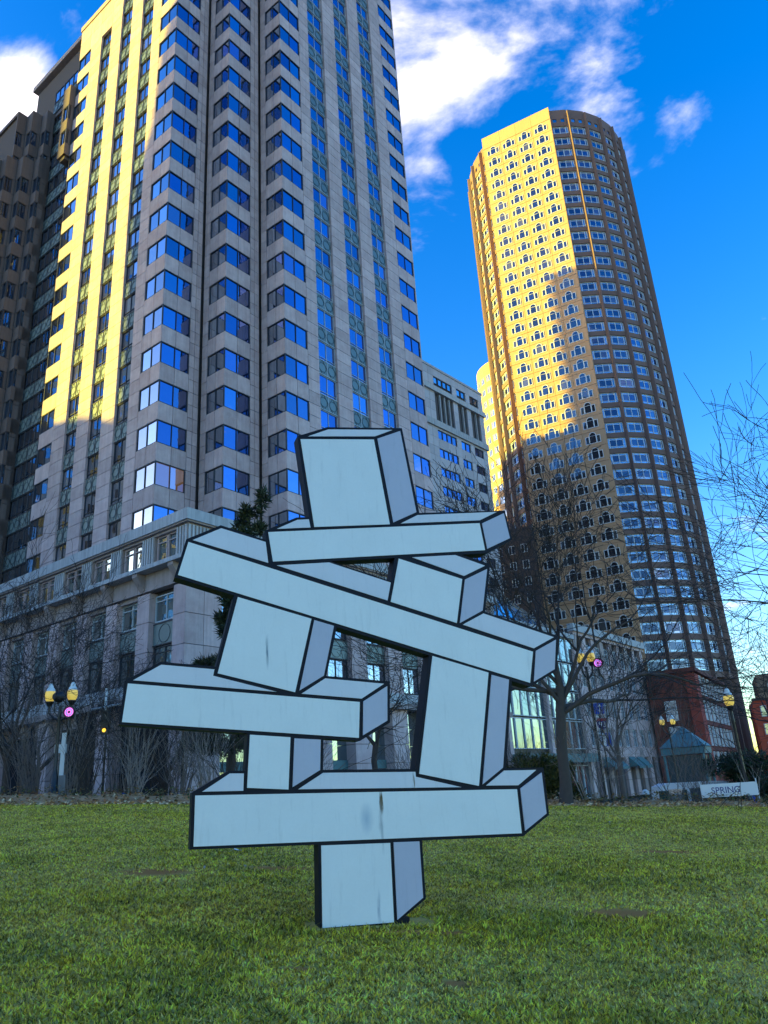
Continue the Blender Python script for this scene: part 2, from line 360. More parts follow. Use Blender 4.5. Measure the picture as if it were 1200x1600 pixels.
# ------------------------------------------------------------------ left office tower
A_ = R_(37.5)
U = Vector((math.sin(A_), math.cos(A_), 0)); V = Vector((-U.y, U.x, 0))
C1 = Vector((62*math.sin(R_(-18)), 62*math.cos(R_(-18)), 0))
def uv(a, c): return C1 + U*a + V*c
H = 3.95; ZT = 49.01; WH = 2.18
T = Build('office_tower', 'tall stone office tower with sawtooth corner windows filling the left of the picture', 'building', uv(12, 8), 'downtown buildings')
K0, K1 = -6, 11
TOP = 97.6
plan = [(0, 0), (4.6, 0), (4.6, -3.25), (9.2, -3.25), (9.2, -6.5), (32.5, -6.5), (32.5, -4.2), (35, -4.2), (35, -1.9), (37.5, -1.9), (37.5, 34), (.5, 34), (.5, 20.8), (0, 20.8)]
def inset(poly, d):
    n = len(poly); out = []
    for i in range(n):
        p0, p1, p2 = Vector(poly[i-1]), Vector(poly[i]), Vector(poly[(i+1) % n])
        e1 = (p1-p0).normalized(); e2 = (p2-p1).normalized()
        n1 = Vector((-e1.y, e1.x)); n2 = Vector((-e2.y, e2.x)); k = (n1+n2)/(1+n1.dot(n2)); out.append(tuple(p1+k*d))
    return out
def orient(poly):
    a = sum(poly[i][0]*poly[(i+1) % len(poly)][1]-poly[(i+1) % len(poly)][0]*poly[i][1] for i in range(len(poly)))
    return poly if a > 0 else poly[::-1]
def core(bd, poly, d, z0, z1, mt, name='wall'):
    q = inset(orient(poly), d); b = MB(); b.slab([tuple(uv(*p).xy) for p in q], z0, z1, mt); return bd.part(name, b)
core(T, plan, .46, 20, TOP-.5, JOINT)
K2 = 18; TOP2 = ZT+H*K2+3.2
plan_high = [(0, 0), (4.6, 0), (4.6, -3.25), (9.2, -3.25), (9.2, -6.5), (32.5, -6.5), (32.5, -4.2), (35, -4.2), (35, -1.9), (37.5, -1.9), (37.5, 13.4), (0, 13.4)]
core(T, plan_high, .46, TOP-.6, TOP2-.4, JOINT)
cw_f, cw_p = {}, {}
def corner_win(w, gm):
    k = (round(w, 2), gm.name)
    if k not in cw_f: cw_f[k] = window_mesh(w, WH, 2, .06, .14, FRAMED, gm)
    return cw_f[k]
fL = Face(C1, V, -U)                      # long left face
fR = [Face(uv(0, 0), U, -V), Face(uv(4.6, -3.25), U, -V), Face(uv(9.2, -6.5), U, -V)]
fS = [None, Face(uv(4.6, -3.25), V, -U), Face(uv(9.2, -6.5), V, -U)]
J = .022
def panels(f, x0, x1, z0, z1, nx, nz, mt=None, y=0.0, name='stone_panel', d=.3):
    w = (x1-x0)/nx; h = (z1-z0)/nz
    for i in range(nx):
        for k in range(nz):
            T.box(name, f, x0+w*i+J, x0+w*(i+1)-J, y-d, y, z0+h*k+J, z0+h*(k+1)-J, mt or GRANITE)
def strip_win(gm, fm):
    b = MB(); w = 2.2; h = WH
    return window_mesh(w, h, 2, .05, .12, fm, gm, bars=(.38,))
SW = {}
def spandrel_mesh(w, h, fm):
    b = MB(); b.box(-w/2, w/2, -.1, 0, 0, h, GREENM)
    b.box(-w/2, w/2, 0, .05, 0, .06, fm); b.box(-w/2, w/2, 0, .05, h-.06, h, fm); b.box(-.03, .03, 0, .05, .06, h-.06, fm)
    for sx in (-1, 1):
        c = (sx*w/4, h/2); r = min(w/4, h/2)*.82; n = 12
        for i in range(n):
            a0, a1 = 2*math.pi*i/n, 2*math.pi*(i+1)/n
            p = [(c[0]+rr*math.cos(a), c[1]+rr*math.sin(a)) for rr, a in ((r, a0), (r, a1), (r-.06, a1), (r-.06, a0))]
            b.prism(p, .0, .03, GREENL)
        for (xa, za, xb, zb) in ((-w/4, h/2, 0, 0), (0, 0, w/4, h/2), (w/4, h/2, 0, h), (0, h, -w/4, h/2)):
            xa += c[0]; xb += c[0]; dx, dz = xb-xa, zb-za; l = math.hypot(dx, dz); nx, nz = -dz/l*.025, dx/l*.025
            b.prism([(xa+nx, za+nz), (xb+nx, zb+nz), (xb-nx, zb-nz), (xa-nx, za-nz)], .002, .032, GREENL)
    return b.mesh('spandrel_panel')
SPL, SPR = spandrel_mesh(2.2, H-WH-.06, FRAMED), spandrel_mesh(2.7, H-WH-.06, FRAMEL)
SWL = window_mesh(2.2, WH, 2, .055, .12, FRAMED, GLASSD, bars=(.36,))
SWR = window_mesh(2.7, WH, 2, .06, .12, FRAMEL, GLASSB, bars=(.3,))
WARM = window_mesh(3.06, WH, 2, .06, .14, FRAMED, GLASSW)
stripsL = [4.6, 9.0, 13.4]; stripsR = [4.75, 9.8, 14.75]
for k in range(K0, K2+1):
    low = k <= K1; zt = ZT+H*k; zb = zt-WH; z1 = zb-(H-WH)          # window zb..zt, spandrel z1..zb
    if z1 < 21: z1 = 21.0
    # corner bays
    for i in range(3):
        f = fR[i]; w = 3.06
        if i < 2:
            m = WARM if (i == 0 and k == -5) else corner_win(w, GLASSB)
            T.place('corner_window', m[0], f, .05+w/2, -.02, zb, (w, WH), kids(m[1]))
            panels(f, 0, 3.15, z1, zb, 2, 1)
            panels(f, 3.15, 4.6-.3*(i < 2), z1, zt, 2, 3, GRANITE_D if False else GRANITE)
        else:
            m = corner_win(w, GLASSB); T.place('corner_window', m[0], f, .05+w/2, -.02, zb, (w, WH), kids(m[1])); panels(f, 0, 3.15, z1, zb, 2, 1)
        if i:
            g = fS[i]; w2 = 2.35; m = WARM if False else corner_win(w2, GLASSD)
            T.place('corner_window', m[0], g, .05+w2/2, -.02, zb, (w2, WH), kids(m[1]))
            panels(g, 0, 2.45, z1, zb, 2, 1); panels(g, 2.45, 3.25, z1, zt, 1, 3)
    # left face
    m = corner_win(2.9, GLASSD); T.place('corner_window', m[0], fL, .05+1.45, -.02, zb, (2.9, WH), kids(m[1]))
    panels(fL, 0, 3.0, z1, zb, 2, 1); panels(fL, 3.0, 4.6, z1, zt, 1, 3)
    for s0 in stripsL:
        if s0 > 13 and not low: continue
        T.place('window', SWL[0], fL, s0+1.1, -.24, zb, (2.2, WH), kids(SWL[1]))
        T.place('spandrel_panel', SPL, fL, s0+1.1, -.2, zb-(H-WH)+.03, (2.2, H-WH))
        panels(fL, s0+2.2, s0+4.4 if s0 < 13 else 18.0, z1, zt, 1, 3)
    if low: m = corner_win(2.7, GLASSD); T.place('corner_window', m[0], fL, 18.05+1.35, -.02, zb, (2.7, WH), kids(m[1])); panels(fL, 18.0, 20.8, z1, zb, 1, 1)
    # right face
    f = fR[2]
    panels(f, 3.15, 4.75, z1, zt, 1, 3)
    for s0 in stripsR:
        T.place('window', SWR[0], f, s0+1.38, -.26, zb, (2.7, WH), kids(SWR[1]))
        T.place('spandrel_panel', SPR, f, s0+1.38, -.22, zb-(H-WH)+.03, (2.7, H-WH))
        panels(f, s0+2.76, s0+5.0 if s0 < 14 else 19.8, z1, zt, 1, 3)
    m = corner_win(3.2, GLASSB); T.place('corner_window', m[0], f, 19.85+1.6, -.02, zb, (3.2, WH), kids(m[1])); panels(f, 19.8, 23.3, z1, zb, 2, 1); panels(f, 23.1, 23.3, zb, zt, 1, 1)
    for i, (a, c) in enumerate(((32.5, -4.2), (35, -1.9))):
        g = Face(uv(a, c), U, -V); m = corner_win(2.4, GLASSB)
        T.place('corner_window', m[0], g, 1.25, -.02, zb, (2.4, WH), kids(m[1])); panels(g, 0, 2.5, z1, zb, 1, 1)
    # recessed green glass strip
    g = Face(uv(.5, 20.8), V, -U)
    for i in range(3 if low else 0):
        T.place('window', SWL[0], g, 1.1+2.2*i, -.05, zb, (2.2, WH), kids(SWL[1])); T.place('spandrel_panel', SPL, g, 1.1+2.2*i, -.02, zb-(H-WH)+.03, (2.2, H-WH))
panels(fL, 13.4, 20.8, ZT+H*K1, TOP, 3, 2); zt = ZT+H*K2
for f, x1 in ((fL, 13.4), (fR[2], 23.3)): panels(f, 0, x1, zt, TOP2, 8, 2)
for f in fR[:2]: panels(f, 0, 4.3, zt, TOP2, 2, 2)
for f in fS[1:]: panels(f, 0, 3.25, zt, TOP2, 2, 2)
b = MB(); b.slab([tuple(uv(*p).xy) for p in inset(orient([(0, 13.42), (6, 13.42), (6, 34), (.5, 34), (.5, 20.8), (0, 20.8)]), -.12)], TOP, TOP+.8, GRANITE_D); T.part('parapet', b)
b = MB(); b.slab([tuple(uv(*p).xy) for p in inset(orient(plan_high), -.12)], TOP2, TOP2+.8, GRANITE_D); T.part('parapet', b)
# stepped wings left of the recessed strip
wing = [(3, 26.55), (-.9, 26.55), (-.9, 27.95), (-2.3, 27.95), (-2.3, 29.35), (-3.7, 29.35), (-3.7, 30.75), (-5.1, 30.75), (-5.1, 32.15), (-6.5, 32.15), (-6.5, 46), (3, 46)]
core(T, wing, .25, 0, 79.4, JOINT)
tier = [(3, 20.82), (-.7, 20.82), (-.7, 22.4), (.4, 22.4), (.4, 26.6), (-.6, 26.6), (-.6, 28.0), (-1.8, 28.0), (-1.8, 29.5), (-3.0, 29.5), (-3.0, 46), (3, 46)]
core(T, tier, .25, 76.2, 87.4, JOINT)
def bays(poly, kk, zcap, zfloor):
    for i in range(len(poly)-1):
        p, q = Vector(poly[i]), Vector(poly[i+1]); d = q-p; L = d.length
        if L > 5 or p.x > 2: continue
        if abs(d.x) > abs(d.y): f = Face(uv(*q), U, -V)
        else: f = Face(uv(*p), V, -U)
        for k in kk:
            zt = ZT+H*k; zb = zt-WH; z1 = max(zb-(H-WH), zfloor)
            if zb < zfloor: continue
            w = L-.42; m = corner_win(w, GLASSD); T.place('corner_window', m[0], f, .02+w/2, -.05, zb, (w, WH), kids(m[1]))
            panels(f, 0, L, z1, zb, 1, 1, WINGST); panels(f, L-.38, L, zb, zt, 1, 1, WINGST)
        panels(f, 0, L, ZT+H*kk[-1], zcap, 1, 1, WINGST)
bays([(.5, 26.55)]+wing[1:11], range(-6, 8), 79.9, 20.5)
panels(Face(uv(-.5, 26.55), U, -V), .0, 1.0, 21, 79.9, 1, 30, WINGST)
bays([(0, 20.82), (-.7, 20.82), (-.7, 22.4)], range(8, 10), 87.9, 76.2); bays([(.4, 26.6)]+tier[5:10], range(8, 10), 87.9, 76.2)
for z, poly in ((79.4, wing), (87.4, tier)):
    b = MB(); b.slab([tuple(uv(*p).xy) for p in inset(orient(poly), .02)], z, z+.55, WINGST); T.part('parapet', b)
T.done()

# ------------------------------------------------------------------ podium in front of the tower
PC = Vector((-14.318, 52.1, 0))
def pv(a, c): return PC + U*a + V*c
D = Build('office_podium', 'low stone podium building with pale cornice and tall columns under the left tower', 'building', pv(5, 5), 'downtown buildings')
def pcore(bd, poly, d, z0, z1, mt, name='wall'):
    q = inset(orient(poly), d); b = MB(); b.slab([tuple(pv(*p).xy) for p in q], z0, z1, mt); return bd.part(name, b)
pp = [(0, 0), (43, 0), (43, 8), (12, 8), (2.4, 30), (0, 30)]
pp = [(0, 0), (43, 0), (43, 7.4), (2.4, 7.4), (2.4, 30), (0, 30)]
pcore(D, pp, 1.1, 0, 9.4, JOINT); pcore(D, pp, .75, 9.4, 21.4, JOINT)
fPL = Face(PC, V, -U); fPR = Face(PC, U, -V)
GREENW = glass('green_curtain_glass', (.02, .045, .045), (.8, .95, 1.0), .3, .02)
AW = window_mesh(1.22, 2.25, 1, .09, .2, GRANITE, GREENW, bars=(1.75,))
b = MB(); b.box(-.6, .6, -.2, 0, 0, .1, GRANITE)
def flute(f, x0, x1, z0, z1):
    n = max(3, int((x1-x0)/.3)); w = (x1-x0)/n
    D.box('pilaster', f, x0, x1, -.5, -.06, z0, z1, GRANITE_D)
    for i in range(n):
        D.box('flute', f, x0+w*i+w*.22, x0+w*(i+1)-w*.22, -.06, .03, z0+.25, z1-.25, PALE)
LW = window_mesh(2.7, 2.3, 2, .08, .14, FRAMED, GREENW, bars=(1.85,)); UW = window_mesh(2.7, 2.0, 2, .1, .14, FRAMEL, GREENW, bars=(1.55,))
LWR = window_mesh(3.0, 2.3, 2, .05, .14, FRAMED, GLASSD); UWR = window_mesh(3.0, 2.0, 2, .08, .14, FRAMED, GLASSD)
def green_panel(w, h):
    b = MB(); b.box(-w/2, w/2, -.1, 0, 0, h, GREENM); b.box(-w/2, w/2, 0, .04, h-.08, h, FRAMED); b.box(-w/2, w/2, 0, .04, 0, .08, FRAMED)
    n = 14; r = h*.42
    for i in range(n):
        a0, a1 = 2*math.pi*i/n, 2*math.pi*(i+1)/n
        b.prism([(rr*math.cos(a), h/2+rr*math.sin(a)) for rr, a in ((r, a0), (r, a1), (r-.05, a1), (r-.05, a0))], .0, .03, GREENL)
    return b.mesh('green_panel')
GP, GPR = green_panel(2.7, 1.65), green_panel(3.0, 1.65)
def pod_face(f, edges, cw, end, wins, right):
    # edges: column starts; cw column width
    W = (UWR, LWR, GPR) if right else (UW, LW, GP)
    for i, x in enumerate(edges):
        for z0, z1 in ((9.9, 12.1), (12.1, 14.3), (14.3, 16.5)): D.box('stone_panel', f, x+.01, x+cw-.01, -.7, 0, z0+J, z1-J, GRANITE)
        for z0 in (np.arange(-.6, 8.6, 1.53) if right or i % 2 else ()): D.box('stone_panel', f, x-.08, x+cw+.08, -.95, .1, z0+J, min(z0+1.53, 8.9)-J, GRANITE)
        x1 = (edges[i+1] if i+1 < len(edges) else end); x0 = x+cw; w = x1-x0; c = (x0+x1)/2
        if w < 1: continue
        sc = w
        for q, (me, z, h) in enumerate(((W[1], 10.15, 2.3), (W[2], 12.5, 1.65), (W[0], 14.25, 2.0))):
            ww = 3.0 if right else 2.7
            if q == 1: D.place('green_panel', me, f, c, -.42, z, (ww, h))
            else: D.place('window', me[0], f, c, -.5, z, (ww, h), kids(me[1], .002))
        D.box('lintel', f, x0, x1, -.7, -.2, 16.27, 16.6, GRANITE_D)
DARKOP = mat('loading_bay_shade', (.012, .012, .014), .9)  # near black: the shade deep inside the bays is put into this colour
def glaze_ground(f, x0, x1, right):
    D.box('shopfront', f, x0, x1, -1.05, -.95, 0, 3.6, GREENW if right else DARKOP); D.box('transom', f, x0, x1, -1.0, -.85, 3.6, 4.3, TEAL if right else DARKOP)
    D.box('shopfront', f, x0, x1, -1.05, -.95, 4.3, 8.6, GREENW if right else DARKOP)
eL = [4.25, 8.4, 12.6, 16.8, 21.0, 25.2]
pod_face(fPL, eL, 1.5, 29.4, None, False)
D.place('window', LW[0], fPL, 2.85, -.5, 10.15, (2.7, 2.3), kids(LW[1])); D.place('green_panel', GP, fPL, 2.85, -.42, 12.5, (2.7, 1.65)); D.place('window', UW[0], fPL, 2.85, -.5, 14.25, (2.7, 2.0), kids(UW[1]))
D.box('bay_shade_sheet', fPL, 1.45, 29.4, -1.06, -.97, 0, 8.5, DARKOP)  # flat black sheet standing in for the shaded recess
eR = [8.35+5.15*i-1.0 for i in range(7)]
pod_face(fPR, eR, 2.1, 43, None, True)
D.place('window', LWR[0], fPR, 4.9, -.5, 10.15, (3.0, 2.3), kids(LWR[1])); D.place('green_panel', GPR, fPR, 4.9, -.42, 12.5, (3.0, 1.65)); D.place('window', UWR[0], fPR, 4.9, -.5, 14.25, (3.0, 2.0), kids(UWR[1]))
for x0 in [3.2]+[e+2.1 for e in eR]: glaze_ground(fPR, x0, x0+3.1, True)
for f, w in ((fPL, 1.4), (fPR, 3.3)):        # corner pier
    for i in range(1 if w < 2 else 2):
        ww = w/(1 if w < 2 else 2); x = i*ww
        for z0, z1 in ((9.9, 12.1), (12.1, 14.3), (14.3, 16.5)): D.box('stone_panel', f, x+.02, x+ww-.02, -.7, 0, z0+J, z1-J, GRANITE)
        for z0 in np.arange(-.6, 8.6, 1.53): D.box('stone_panel', f, x+.02, x+ww-.02, -.95, 0, z0+J, min(z0+1.53, 8.9)-J, GRANITE)
# attic storey
for f, end, first in ((fPL, 30, 1.35), (fPR, 43, 3.6)):
    x = first; pitch = 4.22 if f is fPL else 5.15; D.box('pilaster', f, 0.02, first, -.5, 0, 18.3, 21.1, GRANITE) if False else flute(f, .03, first, 18.3, 21.1)
    while x+2.7 < end:
        for q in (0, 1): D.place('window', AW[0], f, x+.66+1.32*q, -.25, 18.5, (1.22, 2.25), kids(AW[1], .002))
        D.box('lintel', f, x, x+2.66, -.5, -.02, 20.78, 21.1, GRANITE_D); D.box('sill', f, x, x+2.66, -.5, .06, 18.28, 18.48, PALE)
        flute(f, x+2.68, min(x+pitch-.02, end), 18.3, 21.1); x += pitch
def ring(bd, poly, out, z0, z1, mt, name, pfun=pv, inn=.6):
    o = inset(orient(poly), -out); i = inset(orient(poly), inn); b = MB(); n = len(o)
    vo0 = [(*pfun(*p).xy, z0) for p in o]; vo1 = [(*pfun(*p).xy, z1) for p in o]; vi0 = [(*pfun(*p).xy, z0) for p in i]; vi1 = [(*pfun(*p).xy, z1) for p in i]
    fs = []
    for k in range(n):
        j = (k+1) % n; fs += [(k, j, n+j, n+k), (n+k, n+j, 3*n+j, 3*n+k), (k, 2*n+k, 2*n+j, j)]
    b.add(vo0+vo1+vi0+vi1, fs, mt); return bd.part(name, b)
ring(D, pp, .35, 21.1, 21.95, PALE, 'cornice'); ring(D, pp, .22, 20.98, 21.1, GRANITE_D, 'cornice')
ring(D, pp, 1.0, 17.95, 18.27, PALE, 'ledge'); ring(D, pp, .12, 16.6, 17.95, GRANITE_D, 'frieze')
b = MB(); b.slab([tuple(pv(*p).xy) for p in inset(orient(pp), .4)], 21.4, 21.6, JOINT); D.part('roof', b)
for f, xs in ((fPL, [.7]+[e+.75 for e in eL]), (fPR, [1.6]+[e+1.05 for e in eR])):   # brackets under the ledge
    for x in xs:
        br = MB(); br.add([(-.3, .12, 0), (.3, .12, 0), (-.3, .12, 1.3), (.3, .12, 1.3), (-.3, .9, 1.3), (.3, .9, 1.3), (-.3, .9, 1.05), (.3, .9, 1.05)],
                          [(0, 1, 7, 6), (6, 7, 5, 4), (0, 6, 4, 2), (1, 3, 5, 7)], GRANITE_D)
        D.add('bracket', br.mesh('bracket'), f.mw(x, 0, 16.63), (.6, 1.3))
ring(D, pp, .45, 9.0, 9.9, PALE, 'ledge'); ring(D, pp, .6, 8.55, 9.0, GRANITE_D, 'ledge')
for i, x in enumerate([3.0]+[e+1.6 for e in eL]):                    # dark recess beams over the loading bays
    D.box('lintel', fPL, x-1.2, x+1.2, -.9, -.3, 7.6, 8.5, GRANITE_D)
D.done()

# glass winter garden beside the podium
G = Build('glass_atrium', 'glass fronted atrium with blue sloped glass roof beside the stone podium', 'building', pv(53, 3), 'downtown buildings')
pcore(G, [(43.1, 0), (63, 0), (63, 7), (43.1, 7)], .4, 0, 19, FRAMED)
fG = Face(pv(43.1, 0), U, -V)
GLG = glass('atrium_glass', (.03, .06, .075), (.42, .58, .66), .24, .03)
for i in range(10):
    for j, (z0, h) in enumerate(((-.6, 3.9), (5.2, 3.4), (8.8, 3.4), (12.4, 3.4), (16.0, 3.2))):
        k = ('atr', j)
        if k not in cw_f: cw_f[k] = window_mesh(1.9, h, 1, .09, .2, FRAMEL, GLG)
        G.place('glass_bay', cw_f[k][0], fG, 1.0+1.98*i, -.05, z0, (1.9, h), kids(cw_f[k][1], .006))
for i in (0, 5, 10): 
    for z0 in np.arange(0, 18, 3): G.box('stone_panel', fG, 1.98*i-.25, 1.98*i+.45, -.2, .3, z0+J, z0+3-J, GRANITE)
G.box('canopy', fG, 0, 19.9, 0, 1.4, 3.6, 4.6, TEAL); G.box('cornice', fG, 0, 19.9, -.2, .35, 19.2, 19.8, PALE)
GLR = glass('roof_glass', (.06, .15, .21), (.7, .9, 1.0), .45, .03)
nb = 16
for i in range(nb):                                                  # curved glass roof, bay by bay
    for j in range(3):
        x0, x1 = 38+25*i/nb, 38+25*(i+1)/nb
        def rp(x, t):
            zr = 30.0-(x-38)*.27; zl = 19.9 if x > 43 else 22.0; return pv(x, .9+4.8*math.sin(t*math.pi/2*.8)) + Vector((0, 0, zl+(zr-zl)*(1-(1-t)**1.6)))
        q = [rp(x0, j/3), rp(x1, j/3), rp(x1, (j+1)/3), rp(x0, (j+1)/3)]; c = q[0].copy()
        b = MB(); e0 = (q[1]-q[0])*.03; e1 = (q[3]-q[0])*.03
        b.add([q[0]-c+e0+e1, q[1]-c-e0+e1, q[2]-c-e0-e1, q[3]-c+e0-e1], [(0, 1, 2, 3)], GLR)
        n_ = (q[1]-q[0]).cross(q[3]-q[0]).normalized()*-.06
        b.add([q[0]-c, q[1]-c, q[2]-c, q[3]-c, q[0]-c+n_*2, q[1]-c+n_*2, q[2]-c+n_*2, q[3]-c+n_*2], [(4, 5, 6, 7), (0, 1, 5, 4), (1, 2, 6, 5), (2, 3, 7, 6), (3, 0, 4, 7)], FRAMEL)
        G.add('roof_pane', b.mesh('roof_pane'), Matrix.Translation(c), (1.5, 2.0))
G.done()

# stone block at the end of the row
S = Build('stone_block', 'grey stone block with teal awnings between glass atrium and brick building', 'building', pv(75, 5), 'downtown buildings')
pcore(S, [(63.1, 0), (88.5, 0), (88.5, 12), (63.1, 12)], .4, -1, 20.4, JOINT)
fSS = Face(pv(63.1, 0), U, -V)
SWN = solid(window_mesh(1.5, 2.3, 2, .09, .15, FRAMEL, GLASSD, bars=(1.6,)))
for i in range(9):
    for z0 in np.arange(-.9, 20, 2.1): S.box('stone_panel', fSS, 2.95*i-.0, 2.95*i+1.15, -.4, .12 if i in (0, 8) else 0, z0+J, min(z0+2.1, 20.3)-J, GRANITE_D if (i+int(z0)) % 3 == 0 else GRANITE)
    if i < 8:
        for z in (5.6, 9.4, 13.2, 16.7):
            S.place('window', SWN[0], fSS, 2.95*i+2.05, -.2, z, (1.5, 2.3), kids(SWN[1], .004)); S.box('stone_panel', fSS, 2.95*i+1.16, 2.95*i+2.94, -.4, -.06, z-1.45, z-.05, GRANITE)
        if i in (1, 2, 4, 5):
            aw = MB(); aw.add([(-1.1, 0, 1.3), (1.1, 0, 1.3), (1.1, 1.4, 0), (-1.1, 1.4, 0), (1.1, 1.4, -.3), (-1.1, 1.4, -.3)], [(0, 1, 2, 3), (3, 2, 4, 5)], TEAL)
            aw.add([(-1.1, 0, 1.3), (-1.1, 1.4, 0), (-1.1, 0, 0), (1.1, 0, 1.3), (1.1, 1.4, 0), (1.1, 0, 0)], [(0, 1, 2), (3, 5, 4)], TEAL)
            S.add('awning', aw.mesh('awning'), fSS.mw(2.95*i+2.05, .05, 2.9), (2.2, 1.3))
S.box('cornice', fSS, -.3, 25.6, -.4, .5, 20.4, 21.4, PALE); S.box('cornice', fSS, 0, 25.4, -.4, .2, 19.95, 20.4, GRANITE)
S.done()

# ------------------------------------------------------------------ grey office block behind
MA = Vector((10.44, 133.6, 0)); MBp = Vector((22.7, 147.8, 0)); eM = (MBp-MA).normalized(); nM = Vector((eM.y, -eM.x, 0))
O = Build('office_block', 'grey stone office block with tall slit windows standing between the two towers', 'building', MA, 'downtown buildings')
fM = Face(MA, eM, nM)
b = MB(); q = [fM.at(-22, -.35, 0), fM.at(18.8, -.35, 0), fM.at(18.8, -20, 0), fM.at(-22, -20, 0)]; b.slab([tuple(p.xy) for p in q], -1, 81.4, JOINT); O.part('wall', b)
groups = [(1.75, 4), (9.5, 2), (14.1, 2)]
MW = {}
def mwin(w, h, gm):
    k = (w, round(h, 2), gm.name)
    if k not in MW: MW[k] = solid(window_mesh(w, h, 1, .1, .15, FRAMED, gm))
    return MW[k]
rows = [(59.6+3.98*1, 1.9)]
for r in range(-12, 2):
    zt = 63.6+3.98*r
    for gx, n in groups:
        for i in range(n):
            m = mwin(1.45, 1.9, GLASSB); O.place('window', m[0], fM, gx+.75+1.52*i, -.12, zt-1.9, (1.45, 1.9), kids(m[1], .004))
for gx, n in groups:
    for i in range(n):
        m = mwin(1.3, 1.5, GLASSD); O.place('window', m[0], fM, gx+.75+1.52*i, -.15, 78.1, (1.3, 1.5), kids(m[1], .004))
        m = mwin(1.25, 5.9, GLASSD); O.place('tall_window', m[0], fM, gx+.75+1.52*i, -.3, 69.7, (1.25, 5.9), kids(m[1], .004))
        if i: O.box('mullion', fM, gx+1.52*i-.11, gx+1.52*i+.11, -.3, .12, 69.5, 75.7, PALE)
xs = [(-22, 1.7)]+[(7.85, 9.45), (12.6, 14.05), (17.2, 18.8)]
for x0, x1 in xs:
    n = max(1, int((x1-x0)/1.6))
    for z0 in np.arange(0, 81, 1.99):
        if z0 > 80: continue
        for i in range(n):
            w = (x1-x0)/n
            if x0 < 0 and i < n-3: continue
            O.box('stone_panel', fM, x0+w*i+J, x0+w*(i+1)-J, -.35, 0, z0+J, min(z0+1.99, 81.4)-J, MSTONE)
b = MB(); b.slab([tuple(fM.at(x, y, 0).xy) for x, y in ((-22, -.02), (-1.5, -.02), (-1.5, -.3), (-22, -.3))], 0, 81.4, MSTONE); O.part('wall', b)
for gx, n in groups:
    x0, x1 = gx-.03, gx+1.52*n+.06
    for r in range(-12, 2):
        zt = 63.6+3.98*r
        for i in range(n//2): 
            w = (x1-x0)/(n//2); O.box('stone_panel', fM, x0+w*i+J, x0+w*(i+1)-J, -.35, -.02, zt+.02, zt+2.06, MSTONE)
    O.box('stone_panel', fM, x0, x1, -.35, -.02, 79.65, 81.4, MSTONE)
for z0, z1, y in ((75.9, 77.05, .45), (68.0, 69.35, .4), (81.4, 81.9, .15)): O.box('ledge', fM, -22, 18.95, -.35, y, z0, z1, PALE if z0 < 80 else MSTONE)
b = MB(); sg = fM.flip
def rbox(x0, x1, *q): b.box(min(sg*x0, sg*x1), max(sg*x0, sg*x1), *q)
for i in range(28): rbox(-22+1.5*i, -21.95+1.5*i, -1.2, -1.15, 81.9, 83.0, BLACK)
rbox(-22, 18.5, -1.2, -1.15, 82.95, 83.02, BLACK)
o = O.part('roof_railing', b); o.matrix_basis = O.inv @ fM.mw(0, 0, 0)
O.done()

# ------------------------------------------------------------------ round tower
RC = Vector((53.3, 177.2, 0)); RR = 22.0
eR_ = Vector((.8746585, -.48473963, 0)); nR_ = Vector((-.48473963, -.8746585, 0)); RPl = Vector((35.995, 162.767, 0))
RT = Build('round_tower', 'tall round pink granite tower with flat face of arched windows', 'building', RC, 'downtown buildings')
fF = Face(RPl, eR_, nR_)
def cyl_ring(r, n=72):
    out = []
    for i in range(n):
        p = Vector((RC.x+r*math.cos(2*math.pi*i/n), RC.y+r*math.sin(2*math.pi*i/n), 0)); k = (p-RPl).dot(nR_)
        if k > -1.0: p = p - nR_*(k+1.0)          # cut back behind the flat face
        out.append((p.x, p.y))
    return out
n = 60; b = MB(); b.slab(cyl_ring(RR-1.05), 0, 168.2, PINKSHADE); RT.part('wall', b)
RF = 3.8; RZ = 165.85
# flat slab: backing plus stone pieces around window openings
b = MB(); b.slab([tuple(fF.at(x, y, 0).xy) for x, y in ((-2.78, -.3), (16.51, -.3), (16.51, -8), (-2.78, -8))], 0, 170.3, PINK); RT.part('wall', b)
CXS = [.08, 4.6, 9.1, 13.62]
def arch_poly(w, h, n=10):
    r = w/2; return [(-r, 0), (r, 0)] + [(r*math.cos(math.pi*i/n), h-r+r*math.sin(math.pi*i/n)) for i in range(n+1)]
GLASSA = glass('arched_glass', (.012, .013, .018), (.55, .62, .75), .16, .03)
def palladian():
    fr = MB(); pn = []
    def ringp(outer, inner, y0, y1):
        n = len(outer); vs = [(x, y1, z) for x, z in outer]+[(x, y1, z) for x, z in inner]+[(x, y0, z) for x, z in outer]+[(x, y0, z) for x, z in inner]
        fs = []
        for i in range(n):
            j = (i+1) % n; fs += [(i, n+i, n+j, j), (i, j, 2*n+j, 2*n+i), (n+i, 3*n+i, 3*n+j, n+j)]
        fr.add(vs, fs, WHITEF)
    o1 = arch_poly(1.66, 2.78); i1 = arch_poly(1.38, 2.78-.14)
    i1 = [(x, z if z > .01 else .12) for x, z in i1]
    ringp(o1, i1, -.05, .07)
    g = MB(); g.prism(i1, -.02, 0.0, GLASSA); pn.append(g.mesh('pane'))
    fr.box(-.69, .69, 0, .05, 1.84, 1.91, WHITEF)
    for sx in (-1, 1):
        c = sx*1.26; o2 = [(c-.46, 0), (c+.46, 0), (c+.46, 1.85), (c-.46, 1.85)]; i2 = [(c-.34, .12), (c+.34, .12), (c+.34, 1.73), (c-.34, 1.73)]
        ringp(o2, i2, -.05, .06); g = MB(); g.prism(i2, -.02, 0.0, GLASSA); pn.append(g.mesh('pane'))
    return fr.mesh('arched_window'), pn
PAL = solid(palladian(), 'arched_window')
NR = 41
